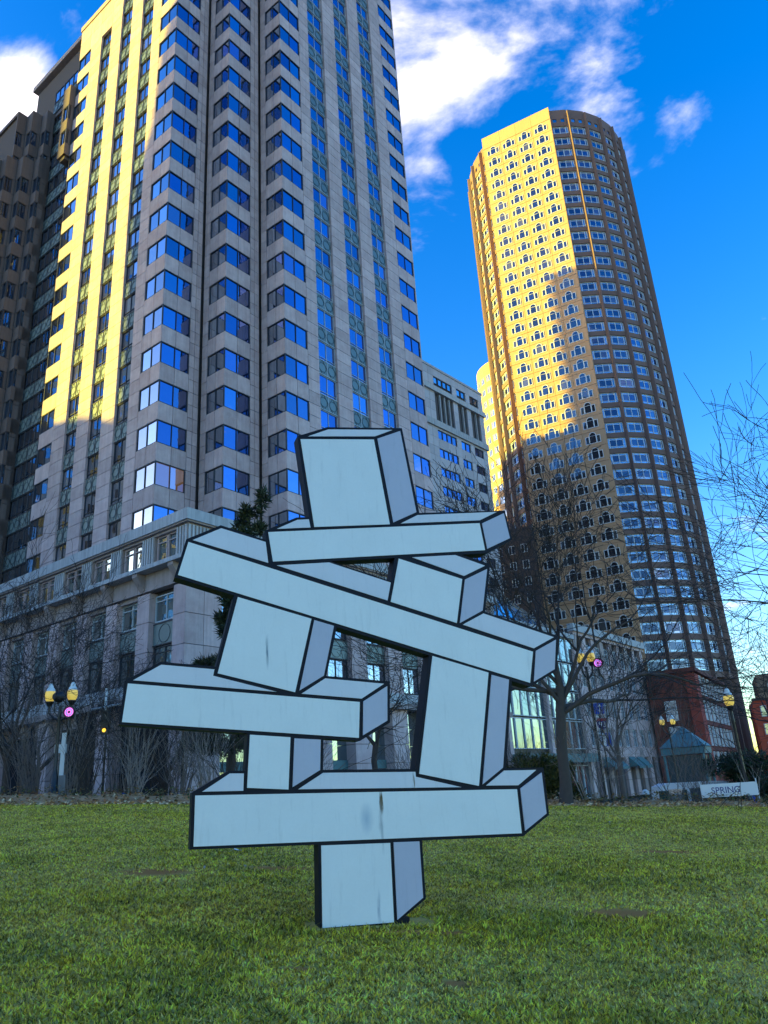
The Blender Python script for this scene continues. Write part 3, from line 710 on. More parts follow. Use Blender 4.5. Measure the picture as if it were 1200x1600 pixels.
cour = [(-2.78, 2.35), (2.35, 6.85), (6.85, 11.35), (11.35, 16.51)]
for k in range(NR):
    zt = RZ-RF*k
    if zt < 18: break
    for cxx in CXS: RT.place('arched_window', PAL[0], fF, cxx, -.01, zt-2.62, (3.2, 2.62), kids(PAL[1], .004))
    for x0, x1 in cour: RT.box('stone_panel', fF, x0+.03, x1-.03, -.3, -.06, zt-2.62-.75, zt-2.62-.75+RF-.1, PINK)
for x0, x1 in cour: RT.box('stone_panel', fF, x0+.02, x1-.02, -.3, -.06, RZ+.48, 170.3, PINK)
# curved bays
def bay_window():
    fr = MB(); pn = []; w, h = 4.1, 2.55; t = .15
    fr.box(-w/2, w/2, -.12, 0, 0, t, FRAMEB); fr.box(-w/2, w/2, -.12, 0, h-t, h, FRAMEB)
    for x in (-w/2, -1.5, 0, 1.5, w/2): fr.box(x-t/2, x+t/2, -.12, .02, t, h-t, FRAMEB)
    fr.box(-w/2, w/2, -.12, 0, .48, .56, FRAMEB); fr.box(-w/2, w/2, -.12, 0, 2.02, 2.1, FRAMEB)
    for x0, x1 in ((-w/2, -1.5), (-1.5, 0), (0, 1.5), (1.5, w/2)):
        g = MB(); mid = abs(x0+x1) < 2; g.add([(x0+.05, -.06, .5 if mid else .1), (x1-.05, -.06, .5 if mid else .1), (x1-.05, -.06, h-.5 if mid else h-.1), (x0+.05, -.06, h-.5 if mid else h-.1)], [(3, 2, 1, 0)], GLASSR if mid else GLASSP)
        if mid: g.add([(x0, -.06, .1), (x1, -.06, .1), (x1, -.06, .5), (x0, -.06, .5)], [(3, 2, 1, 0)], GLASSP); g.add([(x0, -.06, h-.5), (x1, -.06, h-.5), (x1, -.06, h-.1), (x0, -.06, h-.1)], [(3, 2, 1, 0)], GLASSP)
        pn.append(g.mesh('pane'))
    return fr.mesh('bay_window'), pn
FRAMEB = mat('pale_blue_window_frame', (.62, .70, .76), .45, spec=.5)
GLASSR = glass('tower_glass', (.008, .011, .024), (.4, .55, .9), .1, .02); GLASSP = glass('pale_side_glass', (.10, .15, .21), (.6, .78, 1.0), .45, .02)
BAY = solid(bay_window(), 'bay_window')
bounds = [187.8-13*i for i in range(8)] + [None] + [-128.8+12.9*i for i in range(5)]
SMALLW = solid(window_mesh(1.2, 1.35, 1, .1, .2, PINKSHADE, GLASSD))
def cyl(az, r): a = R_(az); return Vector((RC.x+r*math.sin(a), RC.y+r*math.cos(a), 0))
for i in range(len(bounds)-1):
    if bounds[i] is None or bounds[i+1] is None: continue
    a0, a1 = bounds[i], bounds[i+1]; am = (a0+a1)/2; p0, p1 = cyl(a0, RR), cyl(a1, RR); e = (p1-p0).normalized(); L = (p1-p0).length
    nn = Vector((math.sin(R_(am)), math.cos(R_(am)), 0)); f = Face((p0+p1)/2, e, nn)
    for k in range(NR):
        zt = 164.0-RF*k
        if zt < 20: break
        RT.place('bay_window', BAY[0], f, 0, -.3, zt-2.55, (4.1, 2.55), kids(BAY[1], .004))
        RT.box('spandrel_panel', f, -L/2+.3, L/2-.3, -.4, 0, zt-RF+.02, zt-2.58, PINKSHADE)
    for q in (-1.05, 1.05): RT.place('small_window', SMALLW[0], f, q, -.02, 165.3, (1.2, 1.35), kids(SMALLW[1], .004))
    RT.box('parapet_panel', f, -L/2+.14, L/2-.14, -.6, 0, 166.65, 169.6, PINKSHADE); RT.box('parapet_panel', f, -L/2+.14, L/2-.14, -.6, 0, 164.02, 165.3, PINKSHADE)
    for x0, x1 in ((-L/2+.14, -1.65), (-.45, .45), (1.65, L/2-.14)): RT.box('parapet_panel', f, x0, x1, -.6, 0, 165.3, 166.65, PINKSHADE)
pm = MB(); pm.slab([(-.34, -.6), (.34, -.6), (.34, .1), (.12, .75), (-.12, .75), (-.34, .1)], 0, 168.6, PINKSHADE); PIERM = pm.mesh('pier')
for bi, bb in enumerate(bounds):
    if bb is None or bb in (187.8, -128.8): continue
    f = Face(cyl(bb, RR), Vector((math.cos(R_(bb)), -math.sin(R_(bb)), 0)), Vector((math.sin(R_(bb)), math.cos(R_(bb)), 0)))
    RT.add('pier', PIERM, f.mw(0, 0, 0), (.6, 168))
# lower drum and brown wing at the tower's left
DC = Vector((40.9, 200.9, 0))
b = MB(); b.slab([(DC.x+10.6*math.cos(2*math.pi*i/40), DC.y+10.6*math.sin(2*math.pi*i/40)) for i in range(40)], 0, 117, PINK); RT.part('drum', b)
DW = solid(window_mesh(1.7, 2.1, 2, .12, .15, WHITEF, GLASSD))
for k in range(18):
    for az in range(-170, -60, 14):
        f = Face(DC+Vector((math.sin(R_(az)), math.cos(R_(az)), 0))*10.6, Vector((math.cos(R_(az)), -math.sin(R_(az)), 0)), Vector((math.sin(R_(az)), math.cos(R_(az)), 0)))
        RT.place('drum_window', DW[0], f, 0, .08, 111-RF*k, (1.7, 2.1), kids(DW[1], .004))
b = MB(); b.slab([tuple(fF.at(x, y, 0).xy) for x, y in ((-13, 1.5), (-2.9, 1.5), (-2.9, -7), (-13, -7))], 0, 56, BROWN); RT.part('wing', b)
f2 = Face(fF.at(0, 1.5, 0), eR_, nR_)
BW = solid(window_mesh(1.5, 2.0, 2, .12, .12, WHITEF, GLASSD))
for k in range(11):
    for x in (-11, -8, -5): RT.place('wing_window', BW[0], f2, x, .08, 52-RF*k-2, (1.5, 2.0), kids(BW[1], .004))
b = MB(); b.slab(cyl_ring(RR-.5), 168.2, 168.6, PINKSHADE); RT.part('roof', b)
RT.done()

# ------------------------------------------------------------------ brick building
BC = Vector((44.8, 116.7, 0)); eB = Vector((.5, .866, 0)); nB = Vector((.866, -.5, 0)); eB2 = Vector((-.866, .5, 0)); nB2 = Vector((-.5, -.866, 0))
BB = Build('brick_building', 'dark red brick building with bright narrow windows right of the stone block', 'building', BC, 'downtown buildings')
fB = Face(BC, eB, nB); fB2 = Face(BC, eB2, nB2)
b = MB(); b.slab([tuple((BC+eB*x+eB2*y).xy) for x, y in ((.15, .15), (30, .15), (30, 7), (.15, 7))], -1.5, 15.9, BRICKD); BB.part('wall', b)
BWN = solid(window_mesh(1.7, 2.9, 1, .09, .2, WHITEF, glass('painted_reflection_glass', (.55, .55, .56), (1, 1, 1), .6, .01), bars=(1.45,)))  # pale base colour paints the sky's reflection into the panes
BRICKC = mat('red_brick_corner', (.36, .075, .05), .9, noise=.3, nscale=4, var=.12, bump=.3, bscale=8)
for z0 in np.arange(-1.2, 15.5, 1.4):
    BB.box('brick_quoin', fB, -.12, 3.1, -.3, .15, z0+.02, z0+1.38, BRICKC); BB.box('brick_quoin', fB2, -.12, 1.3, -.3, .15, z0+.02, z0+1.38, BRICKC)
for zi in range(4):
    z = 1.5+3.75*zi
    for i in range(7): BB.place('window', BWN[0], fB, 5.0+3.7*i, .03, z, (1.7, 2.9), kids(BWN[1], .01))
    BB.box('brick_band', fB, 3.2, 30, -.1, .08, z-.7, z-.3, BRICKD)
    for i in range(3): BB.place('window', BWN[0], fB2, 2.4+1.7*i, .03, z, (1.7, 2.9), kids(BWN[1], .01)) if zi in (1, 2) and i == 1 else None
BB.box('cornice', fB, -.3, 30, -.3, .4, 15.9, 16.5, BRICKD); BB.box('cornice', fB2, -.1, 7, -.3, .4, 15.9, 16.5, BRICKD)
BB.done()
# far right building, sunlight put into its brick colour
RBp = Vector((64, 142, 0)); RB = Build('red_brick_building', 'red brick building, brick coloured as if sunlit, with brown stone attic at the far right edge', 'building', RBp, 'downtown buildings')
fb = Face(RBp, Vector((.93, -.36, 0)), Vector((-.36, -.93, 0)))
b = MB(); b.slab([tuple(fb.at(x, y, 0).xy) for x, y in ((0, -.1), (30, -.1), (30, -14), (0, -14))], -1.5, 13, BRICKR)
b.slab([tuple(fb.at(x, y, 0).xy) for x, y in ((1.5, -.4), (30, -.4), (30, -14), (1.5, -14))], 13, 17.5, mat('brown_attic', (.34, .22, .14), .85, noise=.2, nscale=2)); RB.part('wall', b)
RW = solid(window_mesh(1.0, 1.9, 1, .1, .15, WHITEF, GLASSD, bars=(.95,)))
for zi in range(4):
    for i in range(9): RB.place('window', RW[0], fb, 1.6+2.3*i, .02, .9+3.1*zi, (1.0, 1.9), kids(RW[1], .01))
    RB.box('brick_band', fb, 0, 30, -.1, .06, 2.95+3.1*zi, 3.15+3.1*zi, BRICKR)
for i in range(8): RB.place('window', RW[0], fb, 3.6+2.3*i, -.25, 14.2, (1.0, 1.9), kids(RW[1], .01))
RB.box('cornice', fb, 0, 30, -.1, .3, 13, 13.4, BROWN); RB.done()

# ------------------------------------------------------------------ added unseen towers left of the frame, outlined to shade the buildings
def block(label, x0, x1, prof):
    """prof: (y, z) outline extruded in x"""
    t = thing('added_shade_tower', label, 'building', (x1, prof[0][0], 0), 'added shading buildings out of frame')
    b = MB(); n = len(prof); ys = [p[0] for p in prof]
    b.add([(x0-x1, y-prof[0][0], z) for y, z in prof]+[(0, y-prof[0][0], z) for y, z in prof], [tuple(range(n)), tuple(range(2*n-1, n-1, -1))]+[(i, n+i, n+(i+1) % n, (i+1) % n) for i in range(n)], TOWERX); b.obj('wall', t)
    g = MB(); zm = min(z for y, z in prof if z > 1)
    for z in np.arange(5, zm-3, 4.0): g.box(.0, .12, .6, max(ys)-min(ys)-.6, z, z+2.1, GLASSD)
    o = g.obj('window_band', t); o['kind'] = 'stuff'
ZC = 15.2
block('added unseen tower left of the frame with outline stepped to shape the shade edge', -150, -120, [(46, -1), (63, -1), (63, 62+ZC), (62.4, 62.4+ZC), (61.2, 67.3+ZC), (60.6, 76.6+ZC), (59.5, 84+ZC), (46, 84+ZC)])
block('added unseen long low block that keeps the sun off the lawn', -148, -121, [(-60, -1), (45.9, -1), (45.9, 36), (-60, 36)])
block('added unseen lower block in the gap, shading the lower left tower', -190, -151, [(61, -1), (73.5, -1), (73.5, 41.5+ZC), (66.5, 40+ZC), (61, 37+ZC)])
block('added unseen tall tower beyond the gap, shading the left wings', -150, -119.5, [(71.8, -1), (89, -1), (89, 128), (71.8, 128)])
block('added unseen broad low block between the taller shading towers', -147, -121, [(89.1, -1), (145.9, -1), (145.9, 42), (89.1, 42)])
block('added unseen tallest tower, shading one side of the round tower face', -149, -120.5, [(146, -1), (158.3, -1), (158.3, 142.6), (146, 142.6)])
block('added unseen mid height block, shading the lower round tower', -150, -121.5, [(157, -1), (196, -1), (196, 99.7), (157, 99.7)])


# ------------------------------------------------------------------ the painted steel sculpture
SG = lawn_z(-.88, 8.37)-.05
SC = thing('sculpture', 'pale blue steel sculpture of stacked blocks outlined in black standing on the lawn', 'sculpture', (-.88, 8.37, EYE-1.24), rz=R_(20))
def paint(name, base):
    m = bpy.data.materials.new(name); m.use_nodes = True; t = m.node_tree; b = t.nodes['Principled BSDF']
    tcx = N(t, 'ShaderNodeTexCoord'); sx = N(t, 'ShaderNodeSeparateXYZ'); t.links.new(tcx.outputs['Object'], sx.inputs[0])
    n1 = N(t, 'ShaderNodeTexNoise', i_Scale=2.2, i_Detail=6.0, i_Roughness=.6); n2 = N(t, 'ShaderNodeTexNoise', i_Scale=38.0, i_Detail=3.0)
    mp = N(t, 'ShaderNodeMapping'); mp.inputs['Scale'].default_value = (9, 9, 1.1); t.links.new(tcx.outputs['Object'], mp.inputs[0])
    n3 = N(t, 'ShaderNodeTexNoise', i_Scale=1.6, i_Detail=6.0, i_Roughness=.7); t.links.new(mp.outputs[0], n3.inputs['Vector'])
    for n in (n1, n2): t.links.new(tcx.outputs['Object'], n.inputs['Vector'])
    val = M2('MULTIPLY_ADD', n1.outputs['Fac'], .16, M2('MULTIPLY_ADD', n2.outputs['Fac'], .06, .89, t=t), t=t)
    st = N(t, 'ShaderNodeMapRange', i_1=.55, i_2=.8, i_3=1.0, i_4=.86); t.links.new(n3.outputs['Fac'], st.inputs[0]); val = M2('MULTIPLY', val, st.outputs[0], t=t)
    h = N(t, 'ShaderNodeHueSaturation'); h.inputs['Color'].default_value = (*base, 1); t.links.new(val, h.inputs['Value']); out = h.outputs[0]
    # rust runs and scuffs with their own shape
    def spot(cx, cz, rx, rz, thr, colr, strength):
        nonlocal out
        dx = M2('DIVIDE', M2('ADD', M2('SUBTRACT', sx.outputs[0], cx, t=t), M2('MULTIPLY_ADD', n3.outputs['Fac'], .12, -.06, t=t), t=t), rx, t=t); dz = M2('DIVIDE', M2('SUBTRACT', sx.outputs[2], cz, t=t), rz, t=t)
        d = M2('SUBTRACT', 1.0, M2('SQRT', M2('ADD', M2('MULTIPLY', dx, dx, t=t), M2('MULTIPLY', dz, dz, t=t), t=t), t=t), t=t, clamp=True)
        k = M2('MULTIPLY', M2('MULTIPLY', d, M2('GREATER_THAN', n3.outputs['Fac'], thr, t=t) if thr else 1.0, t=t), strength, t=t, clamp=True)
        mx = N(t, 'ShaderNodeMix', data_type='RGBA'); t.links.new(k, mx.inputs['Factor']); t.links.new(out, mx.inputs['A']); mx.inputs['B'].default_value = (*colr, 1); out = mx.outputs['Result']
    spot(.70, 1.13, .022, .13, 0, (.12, .08, .03), 2.2); spot(.69, .9, .03, .3, 0, (.30, .33, .34), .8); spot(1.07, 1.32, .014, .12, 0, (.2, .17, .12), 1.4)
    spot(.53, .98, .09, .17, 0, (.33, .43, .5), .8); spot(-.50, 2.72, .025, .2, 0, (.2, .25, .28), 1.2); spot(.62, .14, .02, .2, 0, (.36, .4, .44), .9)
    t.links.new(out, b.inputs['Base Color']); b.inputs['Roughness'].default_value = .42; b.inputs['Specular IOR Level'].default_value = .4
    bp = N(t, 'ShaderNodeBump'); bp.inputs['Strength'].default_value = .05; bp.inputs['Distance'].default_value = .01; t.links.new(n2.outputs['Fac'], bp.inputs['Height']); t.links.new(bp.outputs[0], b.inputs['Normal'])
    return m
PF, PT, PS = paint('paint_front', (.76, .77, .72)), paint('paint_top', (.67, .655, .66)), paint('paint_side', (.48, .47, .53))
PBLK = mat('black_paint', (.007, .008, .014), .55, noise=.2, nscale=8, spec=.2)
BLOCKS = [
 ('upright cube on top', dict(front=[(-.08,5.297),(.861,5.384),(1.0,4.264),(.06,4.178)], top=[(.013,5.344),(.275,5.465),(1.119,5.545),(.877,5.43)], side=[(.909,5.401),(1.223,5.541),(1.359,4.443),(1.047,4.291)], out=[(-.118,5.335),(.259,5.496),(1.252,5.586),(1.401,4.432),(1.036,4.244),(.021,4.156)])),
 ('beam under the top cube', dict(front=[(-.482,4.086),(2.209,4.347),(2.245,3.992),(-.43,3.738)], top=[(-.382,4.131),(-.141,4.255),(-.003,4.269),(.014,4.169)], top2=[(1.142,4.283),(1.37,4.405),(2.473,4.516),(2.218,4.387)], side=[(2.244,4.346),(2.572,4.504),(2.616,4.168),(2.279,4.011)], out=[(-.518,4.104),(-.151,4.285),(1.363,4.434),(2.596,4.545),(2.651,4.152),(2.261,3.952),(-.463,3.708)])),
 ('long tilted beam', dict(front=[(-1.362,3.926),(2.742,2.721),(2.65,2.35),(-1.461,3.549)], top=[(-1.317,3.95),(-1.01,4.104),(-.512,3.966),(-.484,3.721)], top2=[(-.387,3.695),(.222,3.753),(.964,3.535),(.91,3.319)], top3=[(1.843,3.045),(2.129,3.184),(3.06,2.901),(2.762,2.763)], side=[(2.784,2.732),(3.085,2.87),(3.011,2.509),(2.705,2.364)], out=[(-1.386,3.958),(-1.015,4.142),(3.13,2.918),(3.046,2.494),(2.657,2.305),(-1.497,3.526)])),
 ('small box on the tilted beam', dict(front=[(1.086,3.834),(1.892,3.606),(1.766,3.063),(.949,3.304)], top=[(1.26,3.857),(1.829,3.91),(2.221,3.788),(1.922,3.647)], side=[(1.93,3.602),(2.246,3.748),(2.124,3.221),(1.806,3.063)], out=[(1.039,3.856),(1.832,3.942),(2.298,3.816),(2.156,3.197),(1.782,3.021),(.909,3.283)])),
 ('leaning block under the tilted beam', dict(front=[(-.82,3.32),(-.004,3.09),(-.204,2.29),(-1.024,2.499)], side=[(.029,3.076),(.253,3.013),(.119,2.463),(-.155,2.307)], out=[(-.859,3.34),(.293,3.013),(.148,2.453),(-.17,2.26),(-.226,2.258),(-1.063,2.476)])),
 ('left hand beam', dict(front=[(-1.911,2.406),(.514,2.172),(.485,1.795),(-1.946,2.031)], top=[(-1.862,2.437),(-1.595,2.591),(-1.058,2.539),(-1.07,2.473),(-.405,2.298)], top2=[(-.135,2.273),(.133,2.432),(.808,2.365),(.538,2.208)], side=[(.556,2.178),(.844,2.339),(.821,1.966),(.533,1.82)], out=[(-1.941,2.434),(-1.602,2.622),(.882,2.392),(.853,1.944),(.501,1.764),(-1.974,2.009)])),
 ('tall leaning leg', dict(front=[(1.42,2.673),(2.114,2.476),(1.85,1.234),(1.153,1.396)], side=[(2.153,2.45),(2.373,2.391),(2.171,1.411),(1.899,1.248)], out=[(1.385,2.703),(2.421,2.398),(2.213,1.398),(1.918,1.21),(1.846,1.204),(1.11,1.378)])),
 ('wide bottom beam', dict(front=[(-1.222,1.31),(2.317,1.174),(2.315,.715),(-1.226,.848)], top=[(-1.155,1.342),(-.888,1.499),(-.747,1.492),(-.752,1.328)], top2=[(-.19,1.311),(.079,1.458),(1.108,1.418),(1.11,1.367),(1.639,1.232)], top3=[(1.94,1.232),(2.182,1.379),(2.591,1.367),(2.339,1.214)], side=[(2.362,1.179),(2.657,1.335),(2.655,.897),(2.363,.738)], out=[(-1.254,1.336),(-.901,1.525),(2.698,1.389),(2.693,.881),(2.335,.681),(-1.258,.822)])),
 ('short post on the bottom beam', dict(front=[(-.685,1.868),(-.263,1.828),(-.292,1.314),(-.714,1.354)], side=[(-.22,1.815),(.062,1.792),(.046,1.488),(-.249,1.334)], out=[(-.709,1.888),(.098,1.822),(.08,1.468),(-.243,1.291),(-.743,1.331)])),
 ('base post in the grass', dict(front=[(.037,.763),(.773,.732),(.766,-.004),(.026,.022)], side=[(.813,.735),(1.099,.723),(1.098,.189),(.805,.015)], out=[(.008,.789),(1.137,.749),(1.132,.171),(.775,-.033),(0,-.003)])),
]
TH = .19
for i, (lab, d) in enumerate(BLOCKS):
    b = MB(); pl = d['out']
    if i == 9: pl = [(.008,.789),(1.137,.749),(1.132,.171),(1.13,-.22),(.775,-.28),(0,-.22)] and pl
    b.prism(pl, 0.0012*i, TH+.0012*i, PBLK)
    o = b.obj('block', SC); o['label'] = lab
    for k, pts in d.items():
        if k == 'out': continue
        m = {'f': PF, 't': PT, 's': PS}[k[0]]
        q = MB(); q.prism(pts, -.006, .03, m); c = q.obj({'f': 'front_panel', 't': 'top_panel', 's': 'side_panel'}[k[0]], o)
b = MB(); b.box(.15, .95, .03, .17, -.45, .02, PBLK); b.obj('footing', SC)

# ------------------------------------------------------------------ grass
def value_noise(x, y, s, seed):
    r = np.random.RandomState(seed); g = r.rand(256, 256); x = x/s+100; y = y/s+100
    xi = np.floor(x).astype(int); yi = np.floor(y).astype(int); fx = x-xi; fy = y-yi; fx = fx*fx*(3-2*fx); fy = fy*fy*(3-2*fy)
    G_ = lambda a, c: g[a % 256, c % 256]
    return (G_(xi, yi)*(1-fx)+G_(xi+1, yi)*fx)*(1-fy)+(G_(xi, yi+1)*(1-fx)+G_(xi+1, yi+1)*fx)*fy
rs = np.random.RandomState(3)
NB = 480000
yy = 4.6*np.exp(rs.rand(NB)*math.log(30.4/4.6)); xx = (rs.rand(NB)*2-1)*(.56*yy+3.6)
n1 = .6*value_noise(xx, yy, 1.7, 1)+.4*value_noise(xx, yy, .45, 2); n2 = .5*value_noise(xx, yy, .8, 5)+.5*value_noise(xx, yy, .22, 6)
green_band = np.exp(-((yy-8.5-.12*xx)/.55)**2)*np.clip(1.2-np.abs((xx-.3)/2.6)**2, 0, 1)  # band of greener, less dry, taller blades around the sculpture base
keep = np.ones(NB, bool)
for dx, dy, a, c in DIRT: keep &= (((xx-dx)/a)**2+((yy-dy)/c)**2 + (n2-.5)*3.2) > rs.rand(NB)*1.1
ca, sa = math.cos(R_(20)), math.sin(R_(20)); al = (xx+.88)*ca+(yy-8.37)*sa; ao = (xx+.88)*sa-(yy-8.37)*ca
keep &= ~((al > -.12) & (al < 1.22) & (ao > -.28) & (ao < .13*rs.rand(NB)+.04))
xx, yy, n1, n2, green_band = xx[keep], yy[keep], n1[keep], n2[keep], green_band[keep]; nbk = len(xx)
cxl = np.clip(xx, -24, 20); zz = .1+.036*np.minimum(yy, 32)-.062*cxl+.6*(.03*np.sin(xx*.9+yy*.35)+.025*np.sin(yy*.8-xx*.4))
dry = np.clip((n1-.33)*2.0+(rs.rand(nbk)-.5)*1.1-green_band*1.3, 0, 1)
hgt = (.014+.024*rs.rand(nbk))*(1+.35*green_band)*(.8+.5*n2)*(1-.35*dry)*(1+yy*.012); wid = (.0038+.004*rs.rand(nbk))*(1+yy*.075)
ang = rs.rand(nbk)*2*math.pi; lean = rs.randn(nbk)*1.5; la = rs.rand(nbk)*2*math.pi
P = np.zeros((nbk, 3, 3)); dx = np.cos(ang)*wid; dy = np.sin(ang)*wid
P[:, 0] = np.stack([xx-dx, yy-dy, zz-.004], 1); P[:, 1] = np.stack([xx+dx, yy+dy, zz-.004], 1)
P[:, 2] = np.stack([xx+np.cos(la)*lean*hgt, yy+np.sin(la)*lean*hgt, zz+hgt], 1)
gcol = np.array([.25, .23, .016]); gy = np.array([.64, .46, .03]); straw = np.array([.92, .56, .07])
q = rs.rand(nbk)
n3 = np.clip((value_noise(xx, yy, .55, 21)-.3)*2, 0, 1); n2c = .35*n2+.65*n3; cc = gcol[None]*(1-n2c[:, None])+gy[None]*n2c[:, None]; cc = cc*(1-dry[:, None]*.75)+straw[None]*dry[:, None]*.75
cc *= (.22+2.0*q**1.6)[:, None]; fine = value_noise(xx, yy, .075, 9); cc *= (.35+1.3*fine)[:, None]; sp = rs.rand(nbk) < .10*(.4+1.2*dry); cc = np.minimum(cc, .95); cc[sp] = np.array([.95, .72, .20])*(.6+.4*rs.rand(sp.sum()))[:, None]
me = bpy.data.meshes.new('grass'); me.vertices.add(nbk*3); me.vertices.foreach_set('co', P.ravel()); me.loops.add(nbk*3); me.loops.foreach_set('vertex_index', np.arange(nbk*3, dtype=np.int32))
me.polygons.add(nbk); me.polygons.foreach_set('loop_start', np.arange(0, nbk*3, 3, dtype=np.int32)); me.polygons.foreach_set('loop_total', np.full(nbk, 3, dtype=np.int32))
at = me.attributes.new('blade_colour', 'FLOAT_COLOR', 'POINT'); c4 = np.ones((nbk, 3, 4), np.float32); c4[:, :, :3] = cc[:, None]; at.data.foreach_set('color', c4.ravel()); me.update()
def attr_mat(name, attr, rough=.7, trans=.0):
    m = bpy.data.materials.new(name); m.use_nodes = True; t = m.node_tree; b = t.nodes['Principled BSDF']; a = N(t, 'ShaderNodeAttribute', attribute_name=attr)
    t.links.new(a.outputs['Color'], b.inputs['Base Color']); b.inputs['Roughness'].default_value = rough; b.inputs['Specular IOR Level'].default_value = .25
    if trans:
        tr = N(t, 'ShaderNodeBsdfTranslucent'); t.links.new(a.outputs['Color'], tr.inputs['Color']); mx = N(t, 'ShaderNodeMixShader'); mx.inputs[0].default_value = trans
        t.links.new(b.outputs[0], mx.inputs[1]); t.links.new(tr.outputs[0], mx.inputs[2]); t.links.new(mx.outputs[0], t.nodes['Material Output'].inputs['Surface'])
    return m
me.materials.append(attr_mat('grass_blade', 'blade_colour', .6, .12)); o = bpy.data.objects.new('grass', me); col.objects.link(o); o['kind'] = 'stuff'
# dead leaves along the bed
def leaf_litter(name, n, xr, yr, size, cols, seed, zf=ground_z, lift=.0):
    r = np.random.RandomState(seed); b = MB(); vs = []; fs = []; cl = []
    for i in range(n):
        x = xr[0]+(xr[1]-xr[0])*r.rand(); y = yr(x, r) if callable(yr) else yr[0]+(yr[1]-yr[0])*r.rand(); z = zf(x, y)+.01+lift*r.rand()
        a = r.rand()*6.28; s = size*(.5+r.rand()); t1 = Vector((math.cos(a), math.sin(a), r.randn()*.4))*s; t2 = Vector((-math.sin(a), math.cos(a), r.randn()*.4))*s*.6
        c = Vector((x, y, z+s*.3)); k = len(vs); vs += [tuple(c-t1), tuple(c+t2), tuple(c+t1), tuple(c-t2)]; fs.append((k, k+1, k+2, k+3))
        co = np.array(cols[r.randint(len(cols))])*(.7+.6*r.rand()); cl += [(*co, 1)]*4
    me = bpy.data.meshes.new(name); me.from_pydata(vs, [], fs); at = me.attributes.new('blade_colour', 'FLOAT_COLOR', 'POINT'); at.data.foreach_set('color', np.array(cl, np.float32).ravel())
    me.materials.append(bpy.data.materials['grass_blade']); o = bpy.data.objects.new(name, me); col.objects.link(o); o['kind'] = 'stuff'; return o
leaf_litter('fallen_leaves', 9000, (-20, 20), lambda x, r: 29.2+abs(r.randn())*1.9, .06, [(.70, .38, .15), (.52, .25, .09), (.85, .58, .30), (.32, .15, .06)], 11)
leaf_litter('lawn_leaves', 700, (-15, 15), lambda x, r: 5.5+24*r.rand()**.6, .022, [(.30, .22, .12), (.42, .38, .3), (.2, .13, .08)], 12)
leaf_litter('ground_cover', 9000, (-20, 20), lambda x, r: 31.0+3*r.rand(), .05, [(.20, .13, .05), (.30, .17, .07), (.12, .12, .03)], 13, lift=.3)
b = MB(); b.add([(-.11, 0, .01), (-.03, .05, .05), (.05, .0, .03), (.12, .06, .04), (.1, .12, .01), (-.02, .11, .06), (-.1, .07, .02)], [(0, 1, 6), (1, 5, 6), (1, 2, 5), (2, 3, 4), (2, 4, 5)], WHITEF)
tag(b.obj('paper_scrap', loc=(-3.0, 14.6, lawn_z(-3.0, 14.6)+.02)), 'scrap of white paper lying on the grass left of the sculpture', 'litter')

# ------------------------------------------------------------------ bare trees and shrubs
BARK = mat('bark', (.075, .058, .048), .9, noise=.35, nscale=7, bump=.4, bscale=18)
BARKD = mat('dark_twig_bark', (.045, .036, .034), .9)
BARKP = mat('pale_shrub_bark', (.30, .25, .215), .9, noise=.3, nscale=9)
BARKG = mat('grey_shrub_bark', (.15, .12, .105), .9, noise=.3, nscale=9)
MINR = .008
def branch(out, p, d, L, r, lvl, maxl, rr, wander, up, kid=(3, 5)):
    n = max(3, int(L/.35)) if lvl < 2 else 4
    n = min(n, 9); pts = [p.copy()]; rad = [r]; dd = d.copy()
    for i in range(n):
        dd = (dd + Vector((rr.gauss(0, wander), rr.gauss(0, wander), rr.gauss(0, wander)+up))).normalized()
        pts.append(pts[-1]+dd*(L/n)); rad.append(max(r*(1-.62*(i+1)/n), MINR))
    out.append((lvl, pts, rad))
    if lvl >= maxl: return
    k = rr.randint(*kid)
    for i in range(k):
        t = 1.0 if i == 0 else rr.uniform(.3, .98); j = min(n, max(1, int(round(t*n)))); base = pts[j]; tang = (pts[j]-pts[j-1]).normalized()
        ax = Vector((rr.gauss(0, 1), rr.gauss(0, 1), rr.gauss(0, .7))); ax = (ax-tang*ax.dot(tang)).normalized()
        sp = rr.uniform(.35, .95) if i else rr.uniform(.1, .35)
        branch(out, base, (tang*math.cos(sp)+ax*math.sin(sp)).normalized(), L*rr.uniform(.55, .82), rad[j]*rr.uniform(.55, .8), lvl+1, maxl, rr, wander, up, kid)
def tree_from(name, label, cat, base, segs, trunk_lvl, group, mt, mtc):
    t = thing(name, label, cat, base, group); a, c = MB(), MB(); o = Vector(base)
    for lvl, pts, rad in segs:
        P_ = [p-o for p in pts]
        if lvl <= trunk_lvl: a.tube(P_, rad, 7 if rad[0] > .06 else 5, mt, cap=False)
        else: c.tube(P_, rad, 4 if rad[0] > .02 else 3, mtc, cap=False)
    a.obj('trunk', t, smooth=True)
    if c.v: c.obj('crown', t)
    return t
def gz(x, y): return ground_z(x, y)-.05
